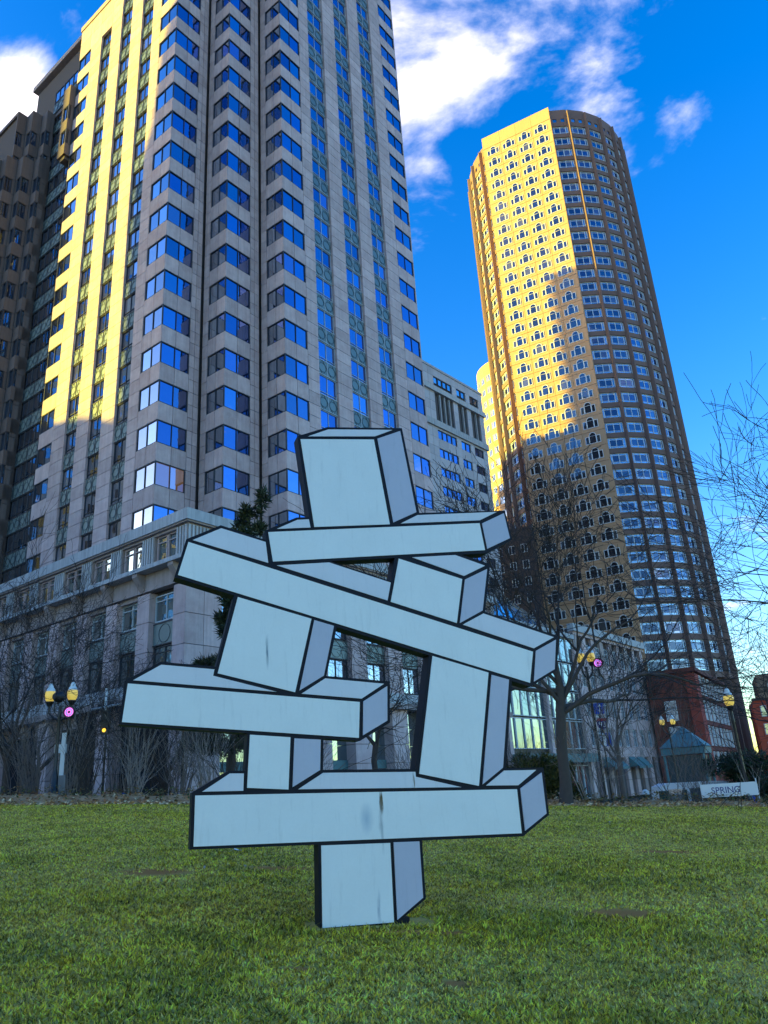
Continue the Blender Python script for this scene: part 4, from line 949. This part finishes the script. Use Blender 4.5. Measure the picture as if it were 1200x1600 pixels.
def bare_tree(label, x, y, seed, h0, limbs, L, r, maxl, group='bare winter trees', wander=.13, up=.03, lean=(0, 0), kid=(3, 5), mt=None, mtc=None, fan=(.45, .9), aim=None, limb_r=(.4, .55)):
    rr = random.Random(seed); base = Vector((x, y, gz(x, y))); segs = []
    pts = [base + Vector((lean[0]*t*h0+rr.gauss(0, .03), lean[1]*t*h0, h0*t)) for t in (0, .2, .4, .6, .8, 1)]
    segs.append((0, pts, [r*1.35, r*1.08, r, r*.96, r*.93, r*.95]))
    for i in range(limbs):
        a = 2*math.pi*i/limbs+rr.uniform(-.4, .4); f = rr.uniform(*fan); d = Vector((math.cos(a)*math.sin(f), math.sin(a)*math.sin(f), math.cos(f)))
        if aim and i < len(aim): d = Vector(aim[i]).normalized()
        branch(segs, pts[-1]-Vector((0, 0, rr.uniform(0, .25*h0) if i > 1 else 0)), d, L*rr.uniform(.85, 1.15), r*rr.uniform(*limb_r), 1, maxl, rr, wander, up, kid)
    return tree_from('bare_tree', label, 'tree', base, segs, 1, group, mt or BARK, mtc or BARKD)
MINR = .011
bare_tree('large bare tree with forking dark trunk right of the sculpture', 6.2, 31.2, 21, 4.4, 11, 5.0, .215, 5, lean=(.08, 0), kid=(3, 5), wander=.17, limb_r=(.34, .52),
          aim=[(-.75, -.1, .75), (-.3, .2, .95), (.22, -.2, .95), (.7, .1, .75), (.95, -.1, .4), (-.95, .2, .5), (.05, .3, 1), (-.6, -.2, 1), (.5, -.3, 1), (-.85, .1, .25), (.85, .2, .2)])
MINR = .008
bare_tree('bare tree whose branches reach in from the right edge', 15.2, 21.5, 5, 4.3, 6, 4.0, .2, 5, kid=(3, 4), wander=.13, aim=[(-.9, .1, .75), (-.75, .2, 1.0), (-1, -.1, .45), (-.3, .5, 1), (-.95, .35, .6), (-.6, -.3, 1.2)])
MINR = .009
bare_tree('bare tree in front of the red building at the right edge', 20.5, 42, 9, 3.2, 6, 3.6, .2, 5, kid=(3, 4), fan=(.3, .9))
bare_tree('slim bare tree with forked trunk before the teal awnings', 9.9, 36.5, 12, 3.4, 5, 2.3, .13, 5, kid=(3, 4), mt=BARKG, fan=(.3, .8))
bare_tree('bare tree spreading over the podium windows at the far left', -17.5, 38.5, 14, 3.6, 5, 3.4, .15, 5, kid=(3, 5), fan=(.4, 1.0))
bare_tree('bare tree with dense twigs between podium corner and pine', -10.8, 37, 15, 3.0, 6, 2.7, .12, 5, kid=(3, 5), fan=(.3, .95))
bare_tree('bare tree leaning over the lamp post pair on the left', -14.2, 35.5, 17, 3.5, 5, 3.0, .12, 5, kid=(3, 4), fan=(.5, 1.0))
bare_tree('bare tree behind the sculpture gap between its blocks', -1.2, 40, 19, 4.0, 5, 3.0, .16, 5, kid=(3, 4), fan=(.3, .9))
def shrub(label, x, y, seed, n, h, spread, mt, group, maxl=2, r=.022):
    rr = random.Random(seed); base = Vector((x, y, gz(x, y))); t = thing('bare_shrub', label, 'shrub', base, group); b = MB(); tw = MB()
    for i in range(n):
        a = rr.uniform(0, 6.28); s = rr.random()*.25; d = Vector((math.cos(a)*spread*rr.random(), math.sin(a)*spread*rr.random(), 1)).normalized(); segs = []
        branch(segs, base+Vector((math.cos(a)*s, math.sin(a)*s, 0)), d, h*rr.uniform(.6, 1.1), r*rr.uniform(.6, 1.3), 1, maxl, rr, .07, .05, (3, 5))
        for lvl, pts, rad in segs:
            P_ = [p-base for p in pts]; (b if lvl == 1 else tw).tube(P_, rad, 4 if lvl == 1 else 3, mt, cap=False)
    b.obj('stems', t)
    if tw.v: tw.obj('twigs', t)
bare_tree('tall bare tree whose twigs cross the tower windows at the far left', -18.8, 38.0, 31, 5.0, 7, 4.6, .16, 5, kid=(3, 5), fan=(.3, 1.0))
MINR = .006
SH = 'bare shrubs along the edge of the lawn'
lefts = [(-15.2, 33.4, 3.6, 'tallest stems at the far left edge of the lawn'), (-14.0, 34.2, 3.3, 'thick grey stems under the first lamp'), (-13.0, 33.2, 2.7, 'thin stems below the purple signal'), (-12.1, 34.4, 3.8, 'tangled stems right of the lamp pair'),
         (-11.1, 33.5, 2.6, 'low stems beside the blue scrap'), (-10.2, 34.6, 3.7, 'upright stems before the podium corner'), (-9.2, 33.6, 2.9, 'arching stems left of the bottom beam'), (-8.2, 34.4, 3.4, 'pale stems touching the left beam'), (-7.1, 33.8, 2.6, 'short stems behind the bottom beam'),
         (-16.3, 34.6, 3.9, 'stems cut by the left frame edge')]
for i, (x, y, h, q) in enumerate(lefts): shrub('bare shrub with '+q, x, y, 40+i, 24, h, .42, [BARKG, BARKP, BARK][i % 3], SH, 2)
rights = [(7.6, 33, 2.8, 'pale leaning stems beside the evergreen bush', 9), (8.6, 34, 2.2, 'twiggy stems under the blue signs', 12), (11.2, 33.6, 2.6, 'tall thin stems before the kiosk', 8), (12.4, 34.2, 1.5, 'brownish stems before the white van', 12), (14.3, 33.5, 1.3, 'two white forked stems near the right edge', 3), (5.2, 34, 1.6, 'low stems behind the right end of the bottom beam', 14), (-4, 34.5, 2.4, 'thin stems seen under the short post', 16), (.5, 35, 2.2, 'thin stems seen between the sculpture legs', 16)]
for i, (x, y, h, q, n) in enumerate(rights): shrub('bare shrub with '+q, x, y, 70+i, n, h, .5, BARKP if i in (0, 4) else BARKG, SH, 3 if n > 5 else 2, .02 if i != 4 else .03)

# evergreens: many needle sprays through an uneven crown
def evergreen(name, label, x, y, seed, blobs, n, size, cols, trunk_h, group=None, r=.14, droop=0.0):
    rr = np.random.RandomState(seed); base = Vector((x, y, gz(x, y))); t = thing(name, label, 'tree' if trunk_h > 2 else 'bush', base, group)
    b = MB(); P_ = [Vector((0, 0, trunk_h*k/5)) + Vector((rr.randn()*.05, rr.randn()*.05, 0)) for k in range(6)]; b.tube(P_, [r*(1.1-.9*k/5) for k in range(6)], 7, BARK)
    for c, rad in blobs:
        p0 = Vector((0, 0, min(trunk_h, max(.2, c[2]-rad[2]*.2)))); p1 = Vector(c); b.tube([p0, (p0+p1)/2+Vector((0, 0, .1)), p1], [r*.35, r*.25, r*.12], 4, BARK, cap=False)
    b.obj('trunk', t); vs = []; fs = []; cl = []; w = np.array([q[1][0]*q[1][1]*q[1][2] for q in blobs]); w = w**.8/np.sum(w**.8)
    for i in range(n):
        c, rad = blobs[rr.choice(len(blobs), p=w)]; v = rr.randn(3); v /= np.linalg.norm(v); q = rr.rand()**.45
        p = np.array(c)+v*q*np.array(rad); d = v*np.array([1, 1, .5])+rr.randn(3)*.5+np.array([0, 0, .35-droop]); d /= np.linalg.norm(d); s = size*(.5+rr.rand())
        a = np.cross(d, rr.randn(3)); a /= np.linalg.norm(a)
        k = len(vs); vs += [tuple(p-a*s*.16), tuple(p+d*s), tuple(p+a*s*.16)]; fs.append((k, k+1, k+2))
        co = np.array(cols[rr.randint(len(cols))])*(.6+.8*rr.rand()); cl += [(*co, 1)]*3
    me = bpy.data.meshes.new('crown'); me.from_pydata(vs, [], fs); at = me.attributes.new('blade_colour', 'FLOAT_COLOR', 'POINT'); at.data.foreach_set('color', np.array(cl, np.float32).ravel()); me.materials.append(bpy.data.materials['grass_blade'])
    o = bpy.data.objects.new('crown', me); col.objects.link(o); o.parent = t; return t
rr = random.Random(2)
pine = [((rr.gauss(0, .3), rr.gauss(0, .3), 18.6), (.35, .35, .8))]
for z in np.arange(4.5, 18.2, .85):
    w = .5+(18.6-z)*.105
    for j in range(3): a = rr.uniform(0, 6.28); q = rr.uniform(.5, 1.15)*w; pine.append(((math.cos(a)*q, math.sin(a)*q, z+rr.uniform(-.3, .3)), (w*.55, w*.55, .42)))
evergreen('pine_tree', 'tall dark pine tree standing before the podium corner behind the sculpture', -9.25, 42.5, 3, pine, 26000, .32, [(.03, .045, .02), (.045, .06, .025), (.07, .075, .035), (.025, .032, .02)], 18.0, r=.22).rotation_euler = (0, .075, 0)
yew = [((rr.uniform(-1.5, 1.7), rr.uniform(-.8, .8), rr.uniform(.5, 1.9)), (rr.uniform(.4, .75), rr.uniform(.4, .7), rr.uniform(.35, .6))) for i in range(20)]
evergreen('evergreen_bush', 'yellow green evergreen bush behind the right end of the bottom beam', 5.6, 34.2, 4, yew, 16000, .17, [(.09, .085, .02), (.06, .075, .02), (.13, .11, .03), (.035, .045, .015)], 1.2)
fir = [((rr.uniform(-2.0, 2.6), rr.uniform(-1, 1), rr.uniform(.7, 3.1)), (rr.uniform(.5, .9), rr.uniform(.5, .8), rr.uniform(.35, .6))) for i in range(24)]
evergreen('evergreen_bush', 'dark blue green evergreen bush by the street lamp at the right edge', 17.2, 39.5, 6, fir, 16000, .2, [(.025, .05, .03), (.03, .06, .035), (.05, .075, .04), (.02, .03, .02)], 1.8)

# ------------------------------------------------------------------ street lamps, signals and signs
LAMPG = mat('lit_lamp_glass', (.8, .6, .14), .3, emis=(1.0, .66, .10), emis_s=.09)
LAMPC = mat('frosted_lamp_cap', (.72, .76, .74), .35)
def lamp_post(label, x, y, ztop, heads, group='acorn street lamps'):
    z0 = gz(x, y); t = thing('street_lamp', label, 'street lamp', (x, y, z0), group); h = ztop-z0
    b = MB(); b.lathe([(.2, 0), (.2, .25), (.16, .3), (.15, .8), (.1, .95), (.075, 1.1), (.06, h-1.5), (.08, h-1.4), (.06, h-1.3), (.07, h-1.0)], 12, BLACK); b.obj('pole', t, smooth=True)
    for dx in heads:
        a = MB()
        if dx: a.tube([Vector((0, 0, h-1.6)), Vector((dx*.55, 0, h-1.45)), Vector((dx, 0, h-1.25)), Vector((dx, 0, h-.95))], [.045, .04, .04, .05], 8, BLACK); a.obj('arm', t)
        f = MB(); f.lathe([(.04, 0), (.1, .02), (.13, .1), (.17, .16), (.17, .2), (0, .2)], 12, BLACK, (dx, 0, h-.98)); f.obj('lamp_holder', t)
        g = MB(); g.lathe([(.13, .0), (.19, .1), (.21, .22), (.205, .34), (.19, .42)], 16, LAMPG, (dx, 0, h-.78)); g.lathe([(.19, .42), (.165, .52), (.10, .60), (.11, .64), (.07, .72), (.03, .76)], 16, LAMPC, (dx, 0, h-.78))
        lo = g.obj('lantern', t, smooth=True)
        fi = MB(); fi.lathe([(.05, .76), (.04, .82), (.015, .86), (.01, .96), (0, .97)], 8, BLACK, (dx, 0, h-.78)); fi.obj('finial', t)
    return t
lamp_post('black lamp post with two lit acorn globes at the far left', -14.1, 32.6, 6.85, (-.47, .47))
lamp_post('black lamp post with two lit globes behind the large bare tree', 9.45, 38.0, 7.85, (-.22, .28))
lamp_post('black lamp post with one lit globe at the right edge', 14.35, 34.0, 5.05, (0,))
lamp_post('distant lamp post with lit globes before the teal kiosk', 22.6, 66.5, 6.3, (-.45, .45)) 
RINGP = mat('magenta_signal_lens', (.4, .05, .4), .3, emis=(.95, .18, .85), emis_s=.3)
RINGB = mat('blue_signal_lens', (.05, .08, .5), .3, emis=(.25, .3, 1.0), emis_s=.28)
REDL = mat('red_signal_lens', (.5, .02, .02), .3, emis=(1, .04, .03), emis_s=.35)
AMBL = mat('amber_signal_lens', (.6, .3, .02), .3, emis=(1, .55, .05), emis_s=.35)
def disc(b, cx, cz, r0, r1, y, mt, n=20):
    for i in range(n):
        a0, a1 = 2*math.pi*i/n, 2*math.pi*(i+1)/n
        b.add([(cx+r1*math.cos(a0), y, cz+r1*math.sin(a0)), (cx+r1*math.cos(a1), y, cz+r1*math.sin(a1)), (cx+r0*math.cos(a1), y, cz+r0*math.sin(a1)), (cx+r0*math.cos(a0), y, cz+r0*math.sin(a0))], [(0, 1, 2, 3)], mt)
def round_signal(label, x, y, z, lens=True, yaw=0):
    t = thing('round_signal', label, 'signal', (x, y, z), 'round signal lamps', rz=yaw); b = MB()
    for i in range(20):
        a0, a1 = 2*math.pi*i/20, 2*math.pi*(i+1)/20
    b2 = MB(); b2.lathe([(0, -.2), (.12, -.2), (.2, -.1), (.24, 0), (.24, .12), (.215, .12), (.2, .02), (0, .02)], 20, BLACK); o = b2.obj('housing', t, smooth=False); o.rotation_euler = (R_(90), 0, 0)
    if lens:
        q = MB(); disc(q, 0, 0, .15, .18, -.05, RINGP); disc(q, 0, 0, .105, .145, -.05, RINGB); disc(q, 0, 0, .055, .1, -.05, RINGP); disc(q, 0, 0, 0.0, .05, -.05, BLACK); q.obj('lens', t)
    k = MB(); k.tube([Vector((0, .12, -.2)), Vector((0, .14, -.6))], [.035, .035], 6, BLACK); k.obj('bracket', t)
round_signal('round pink and purple lit signal under the right acorn globe', -13.55, 32.25, 5.55)
round_signal('unlit black round signal between the two acorn globes', -14.05, 32.2, 6.2, lens=False, yaw=R_(150))
round_signal('round pink and purple lit signal right of the large bare tree', 9.95, 37.7, 6.95)
def traffic_signal(label, x, y, z, lit):
    t = thing('traffic_signal', label, 'traffic light', (x, y, z), 'small traffic lights'); b = MB(); b.box(-.17, .17, 0, .2, 0, 1.0, BLACK); b.box(-.03, .03, .2, .3, -(z-gz(x, y)), 1.0, BLACK); b.obj('housing', t)
    for i, mt in enumerate((AMBL if lit == 0 else BLACK, BLACK, REDL if lit == 2 else BLACK)):
        q = MB(); disc(q, 0, .17+.32*i, 0, .085, -.01, mt, 14); q.obj('lens', t)
        v = MB(); v.tube([Vector((-.13, -.0, .2+.32*i)), Vector((-.08, -.14, .3+.32*i)), Vector((.08, -.14, .3+.32*i)), Vector((.13, -.0, .2+.32*i))], [.015]*4, 4, BLACK); v.obj('visor', t)
traffic_signal('black traffic light with amber lamp left of the left beam', -12.6, 33.7, 4.7, 0)
traffic_signal('black traffic light with red lamp low among the shrubs', -14.6, 36.5, 2.6, 2)
b = MB(); b.box(-.09, .09, -.02, .02, .0, 2.6, WHITEF); b.box(-.04, .04, .02, .08, -.9, 2.6, BLACK); b.box(-.2, .2, -.04, -.0, .0, .9, PAVE)
t = thing('sign_post', 'narrow white sign panel on a post below the left lamp pair', 'sign', (-14.0, 33.0, 2.2)); b.obj('panel', t)
b = MB(); b.box(-.25, .25, -.02, .02, 0, .35, WHITEF); b.box(-.04, .04, .02, .08, -3.2, .35, BLACK); t = thing('sign_post', 'small white sign plate above the narrow panel at the left', 'sign', (-14.15, 33.1, 4.0)); b.obj('plate', t)
b = MB(); b.tube([Vector((-1.6, 0, 0)), Vector((2.6, 0, .55))], [.045, .045], 8, mat('grey_mast', (.4, .42, .44), .4)); b.box(-1.0, -.92, -.05, .05, -.9, .9, WHITEF); b.tube([Vector((2.6, 0, .55)), Vector((2.6, .2, -6))], [.06, .1], 8, BLACK)
t = thing('mast_arm', 'thin grey mast arm reaching in front of the podium ledge', 'mast arm', (-12.2, 35.2, 5.95)); b.obj('arm', t)
# highway signs on a post
SBL = mat('sign_blue', (.02, .07, .42), .5); SRED = mat('sign_red', (.32, .04, .05), .5); SWH = mat('sign_white', (.8, .8, .8), .5); SNAVY = mat('sign_navy', (.02, .022, .17), .5)
def text_mesh(txt, size, mt, name, depth=.002):
    cu = bpy.data.curves.new(name, 'FONT'); cu.body = txt; cu.size = size; cu.align_x = 'CENTER'; cu.align_y = 'CENTER'; cu.extrude = depth
    o = bpy.data.objects.new(name, cu); col.objects.link(o); dg = bpy.context.evaluated_depsgraph_get(); me = bpy.data.meshes.new_from_object(o.evaluated_get(dg)); me.name = name
    bpy.data.objects.remove(o); bpy.data.curves.remove(cu); me.materials.clear(); me.materials.append(mt); return me
sx_, sy_ = 9.72, 37.85; sz_ = gz(sx_, sy_)
hs_ = thing('highway_sign', 'stack of three blue route signs on a post, the middle one reading 93', 'sign', (sx_, sy_, sz_))
b = MB(); b.tube([Vector((0, .05, 0)), Vector((0, .05, 5.8))], [.04, .04], 8, BLACK); b.obj('post', hs_)
b = MB(); b.box(-.24, .24, -.01, .012, 0, .5, SBL); o = b.obj('arrow_sign', hs_, loc=(0, 0, 5.15))
q = MB(); q.prism([(-.02, .06), (.04, .06), (.07, .34), (.13, .34), (.04, .46), (-.06, .34), (.01, .34)], -.02, -.012, SWH); q.obj('arrow', o)
b = MB(); b.prism([(-.22, .55), (.22, .55), (.26, .42), (.24, .2), (.14, .07), (0, 0), (-.14, .07), (-.24, .2), (-.26, .42)], -.01, .012, SNAVY); o = b.obj('shield_sign', hs_, loc=(.05, 0, 4.4))
q = MB(); q.prism([(-.22, .545), (.22, .545), (.25, .42), (-.25, .42)], -.016, -.011, SRED); q.obj('shield_top', o)
tx = bpy.data.objects.new('number', text_mesh('93', .36, SWH, 'number')); col.objects.link(tx); tx.parent = o; tx.location = (0, -.016, .25); tx.rotation_euler = (R_(90), 0, 0)
b = MB(); b.box(-.23, .23, -.01, .012, 0, .62, SBL); o = b.obj('lower_sign', hs_, loc=(.12, 0, 3.65))
q = MB(); q.prism([(-.22, .02), (-.02, .02), (.0, .3), (-.02, .6), (-.22, .6)], -.018, -.011, SWH); q.prism([(.08, .06), (.14, .06), (.12, .3), (.06, .3)], -.018, -.011, SWH); q.obj('emblem', o)

# ------------------------------------------------------------------ kiosk, van, banner
KC = Vector((25.2, 70.6, street_z(25.2)))
kt = thing('entrance_kiosk', 'teal pyramid roofed entrance kiosk standing before the brick building', 'kiosk', KC, rz=R_(-30))
b = MB(); b.add([(-1.9, -1.9, 4.9), (1.9, -1.9, 4.9), (1.9, 1.9, 4.9), (-1.9, 1.9, 4.9), (0, 0, 6.7)], [(0, 1, 4), (1, 2, 4), (2, 3, 4), (3, 0, 4), (3, 2, 1, 0)], TEAL); b.obj('roof', kt)
b = MB(); b.box(-1.8, 1.8, -1.8, 1.8, 4.3, 4.85, TEAL); b.obj('fascia', kt)
for sx in (-1.6, 1.6):
    for sy in (-1.6, 1.6): b = MB(); b.tube([Vector((sx, sy, 0)), Vector((sx, sy, 4.3))], [.13, .11], 10, TEAL); b.obj('column', kt)
b = MB(); b.box(-1.45, 1.45, -1.45, 1.45, 0, 4.2, mat('dark_kiosk_glass', (.03, .05, .055), .35, spec=.3)); b.obj('glazing', kt)
vx, vy = 15.6, 42.6; vz = street_z(vx)-.02; VANW = mat('white_car_paint', (.72, .73, .74), .3, spec=.5); TYRE = mat('tyre', (.02, .02, .02), .8)
vt = thing('parked_van', 'white van with dark green nose and pale curved windscreen parked beyond the lawn edge', 'van', (vx, vy, vz), rz=R_(-4))
VG = mat('dark_green_paint', (.02, .05, .045), .35); VGL = glass('van_glass', (.16, .18, .19), (.9, .95, 1), .45, .01)
prof = [(-2.35, .35), (2.3, .35), (2.42, .8), (2.25, 1.15), (1.75, 1.35), (1.2, 1.98), (.9, 2.06), (-1.9, 2.1), (-2.3, 1.95), (-2.4, 1.0)]
b = MB(); b.prism(prof, -.95, .95, VANW); b.obj('body', vt)
b = MB(); b.box(-2.415, -1.0, -.97, -.955, .4, 1.75, VG); b.obj('side_panel', vt)
for x0, x1 in ((-1.9, -1.25), (-.85, .0), (.08, .75)): b = MB(); b.box(x0, x1, -.975, -.955, 1.15, 1.8, VGL); b.obj('window', vt)
b = MB(); b.prism([(.82, 1.15), (1.6, 1.15), (1.15, 1.85), (.82, 1.85)], -.975, -.955, VGL); b.obj('window', vt)
b = MB(); b.add([(1.77, -.85, 1.38), (1.77, .85, 1.38), (1.22, .8, 2.0), (1.22, -.8, 2.0)], [(0, 1, 2, 3)], VGL); b.obj('windscreen', vt, loc=(.015, 0, .01))
for sx in (-1.5, 1.5):
    for sy in (-.93, .93):
        w = MB(); w.lathe([(.0, -.1), (.22, -.1), (.33, -.08), (.34, 0), (.33, .08), (.22, .1), (0, .1)], 18, TYRE); o = w.obj('wheel', vt, loc=(sx, sy, .34)); o.rotation_euler = (R_(90), 0, 0)
        r2 = MB(); r2.lathe([(0, -.115), (.16, -.115), (.2, -.1)], 12, PALE); r2.lathe([(.2, .1), (.16, .115), (0, .115)], 12, PALE); q = r2.obj('rim', o)
for sy in (-.7, .7): b = MB(); b.box(2.3, 2.4, sy-.15, sy+.15, .75, .95, WHITEF); b.obj('headlight', vt)
bx, by = 13.05, 32.6; bz = ground_z(bx, by)+.08
bt = thing('banner', 'low white banner lettered SPRING staked at the edge of the lawn', 'banner', (bx, by, bz), rz=R_(-3))
b = MB(); b.box(-1.1, 1.1, -.006, .006, .12, .62, WHITEF); b.obj('cloth', bt)
for x in (-1.1, 1.1): b = MB(); b.tube([Vector((x, .03, -.1)), Vector((x, .03, .75))], [.02, .02], 6, WHITEF); b.obj('stake', bt)
tx = bpy.data.objects.new('lettering', text_mesh('SPRING', .34, SNAVY, 'lettering')); col.objects.link(tx); tx.parent = bt; tx.location = (-.15, -.012, .36); tx.rotation_euler = (R_(90), 0, 0)
b = MB(); b.tube([Vector((0, 0, -.1)), Vector((-.15, 0, .8)), Vector((-.3, 0, 1.9))], [.035, .035, .02], 6, BARKD); b.tube([Vector((-.02, 0, 0)), Vector((-.07, 0, .42))], [.05, .05], 8, SBL)
tag(b.obj('wrapped_stake', loc=(14.0, 32.6, ground_z(14.0, 32.6))), 'dark stake with blue wrapped foot beside the banner', 'stake')
b = MB(); b.lathe([(.16, 0), (.16, .75), (.17, .78)], 12, VG); b.lathe([(.17, .78), (.15, .9), (.08, .98), (0, 1.0)], 12, WHITEF)
tag(b.obj('bollard', loc=(10.6, 35.6, ground_z(10.6, 35.6)+.25), smooth=True), 'dark green bollard with white domed cap left of the van', 'bollard')
b = MB(); b.add([(-.12, 0, 0), (.0, -.02, .1), (.12, 0, .02), (.0, .08, .04)], [(0, 1, 3), (1, 2, 3)], mat('blue_plastic', (.02, .12, .6), .4))
tag(b.obj('plastic_scrap', loc=(-10.85, 31.5, ground_z(-10.85, 31.5)+.12)), 'small blue plastic scrap at the foot of the shrubs', 'litter')
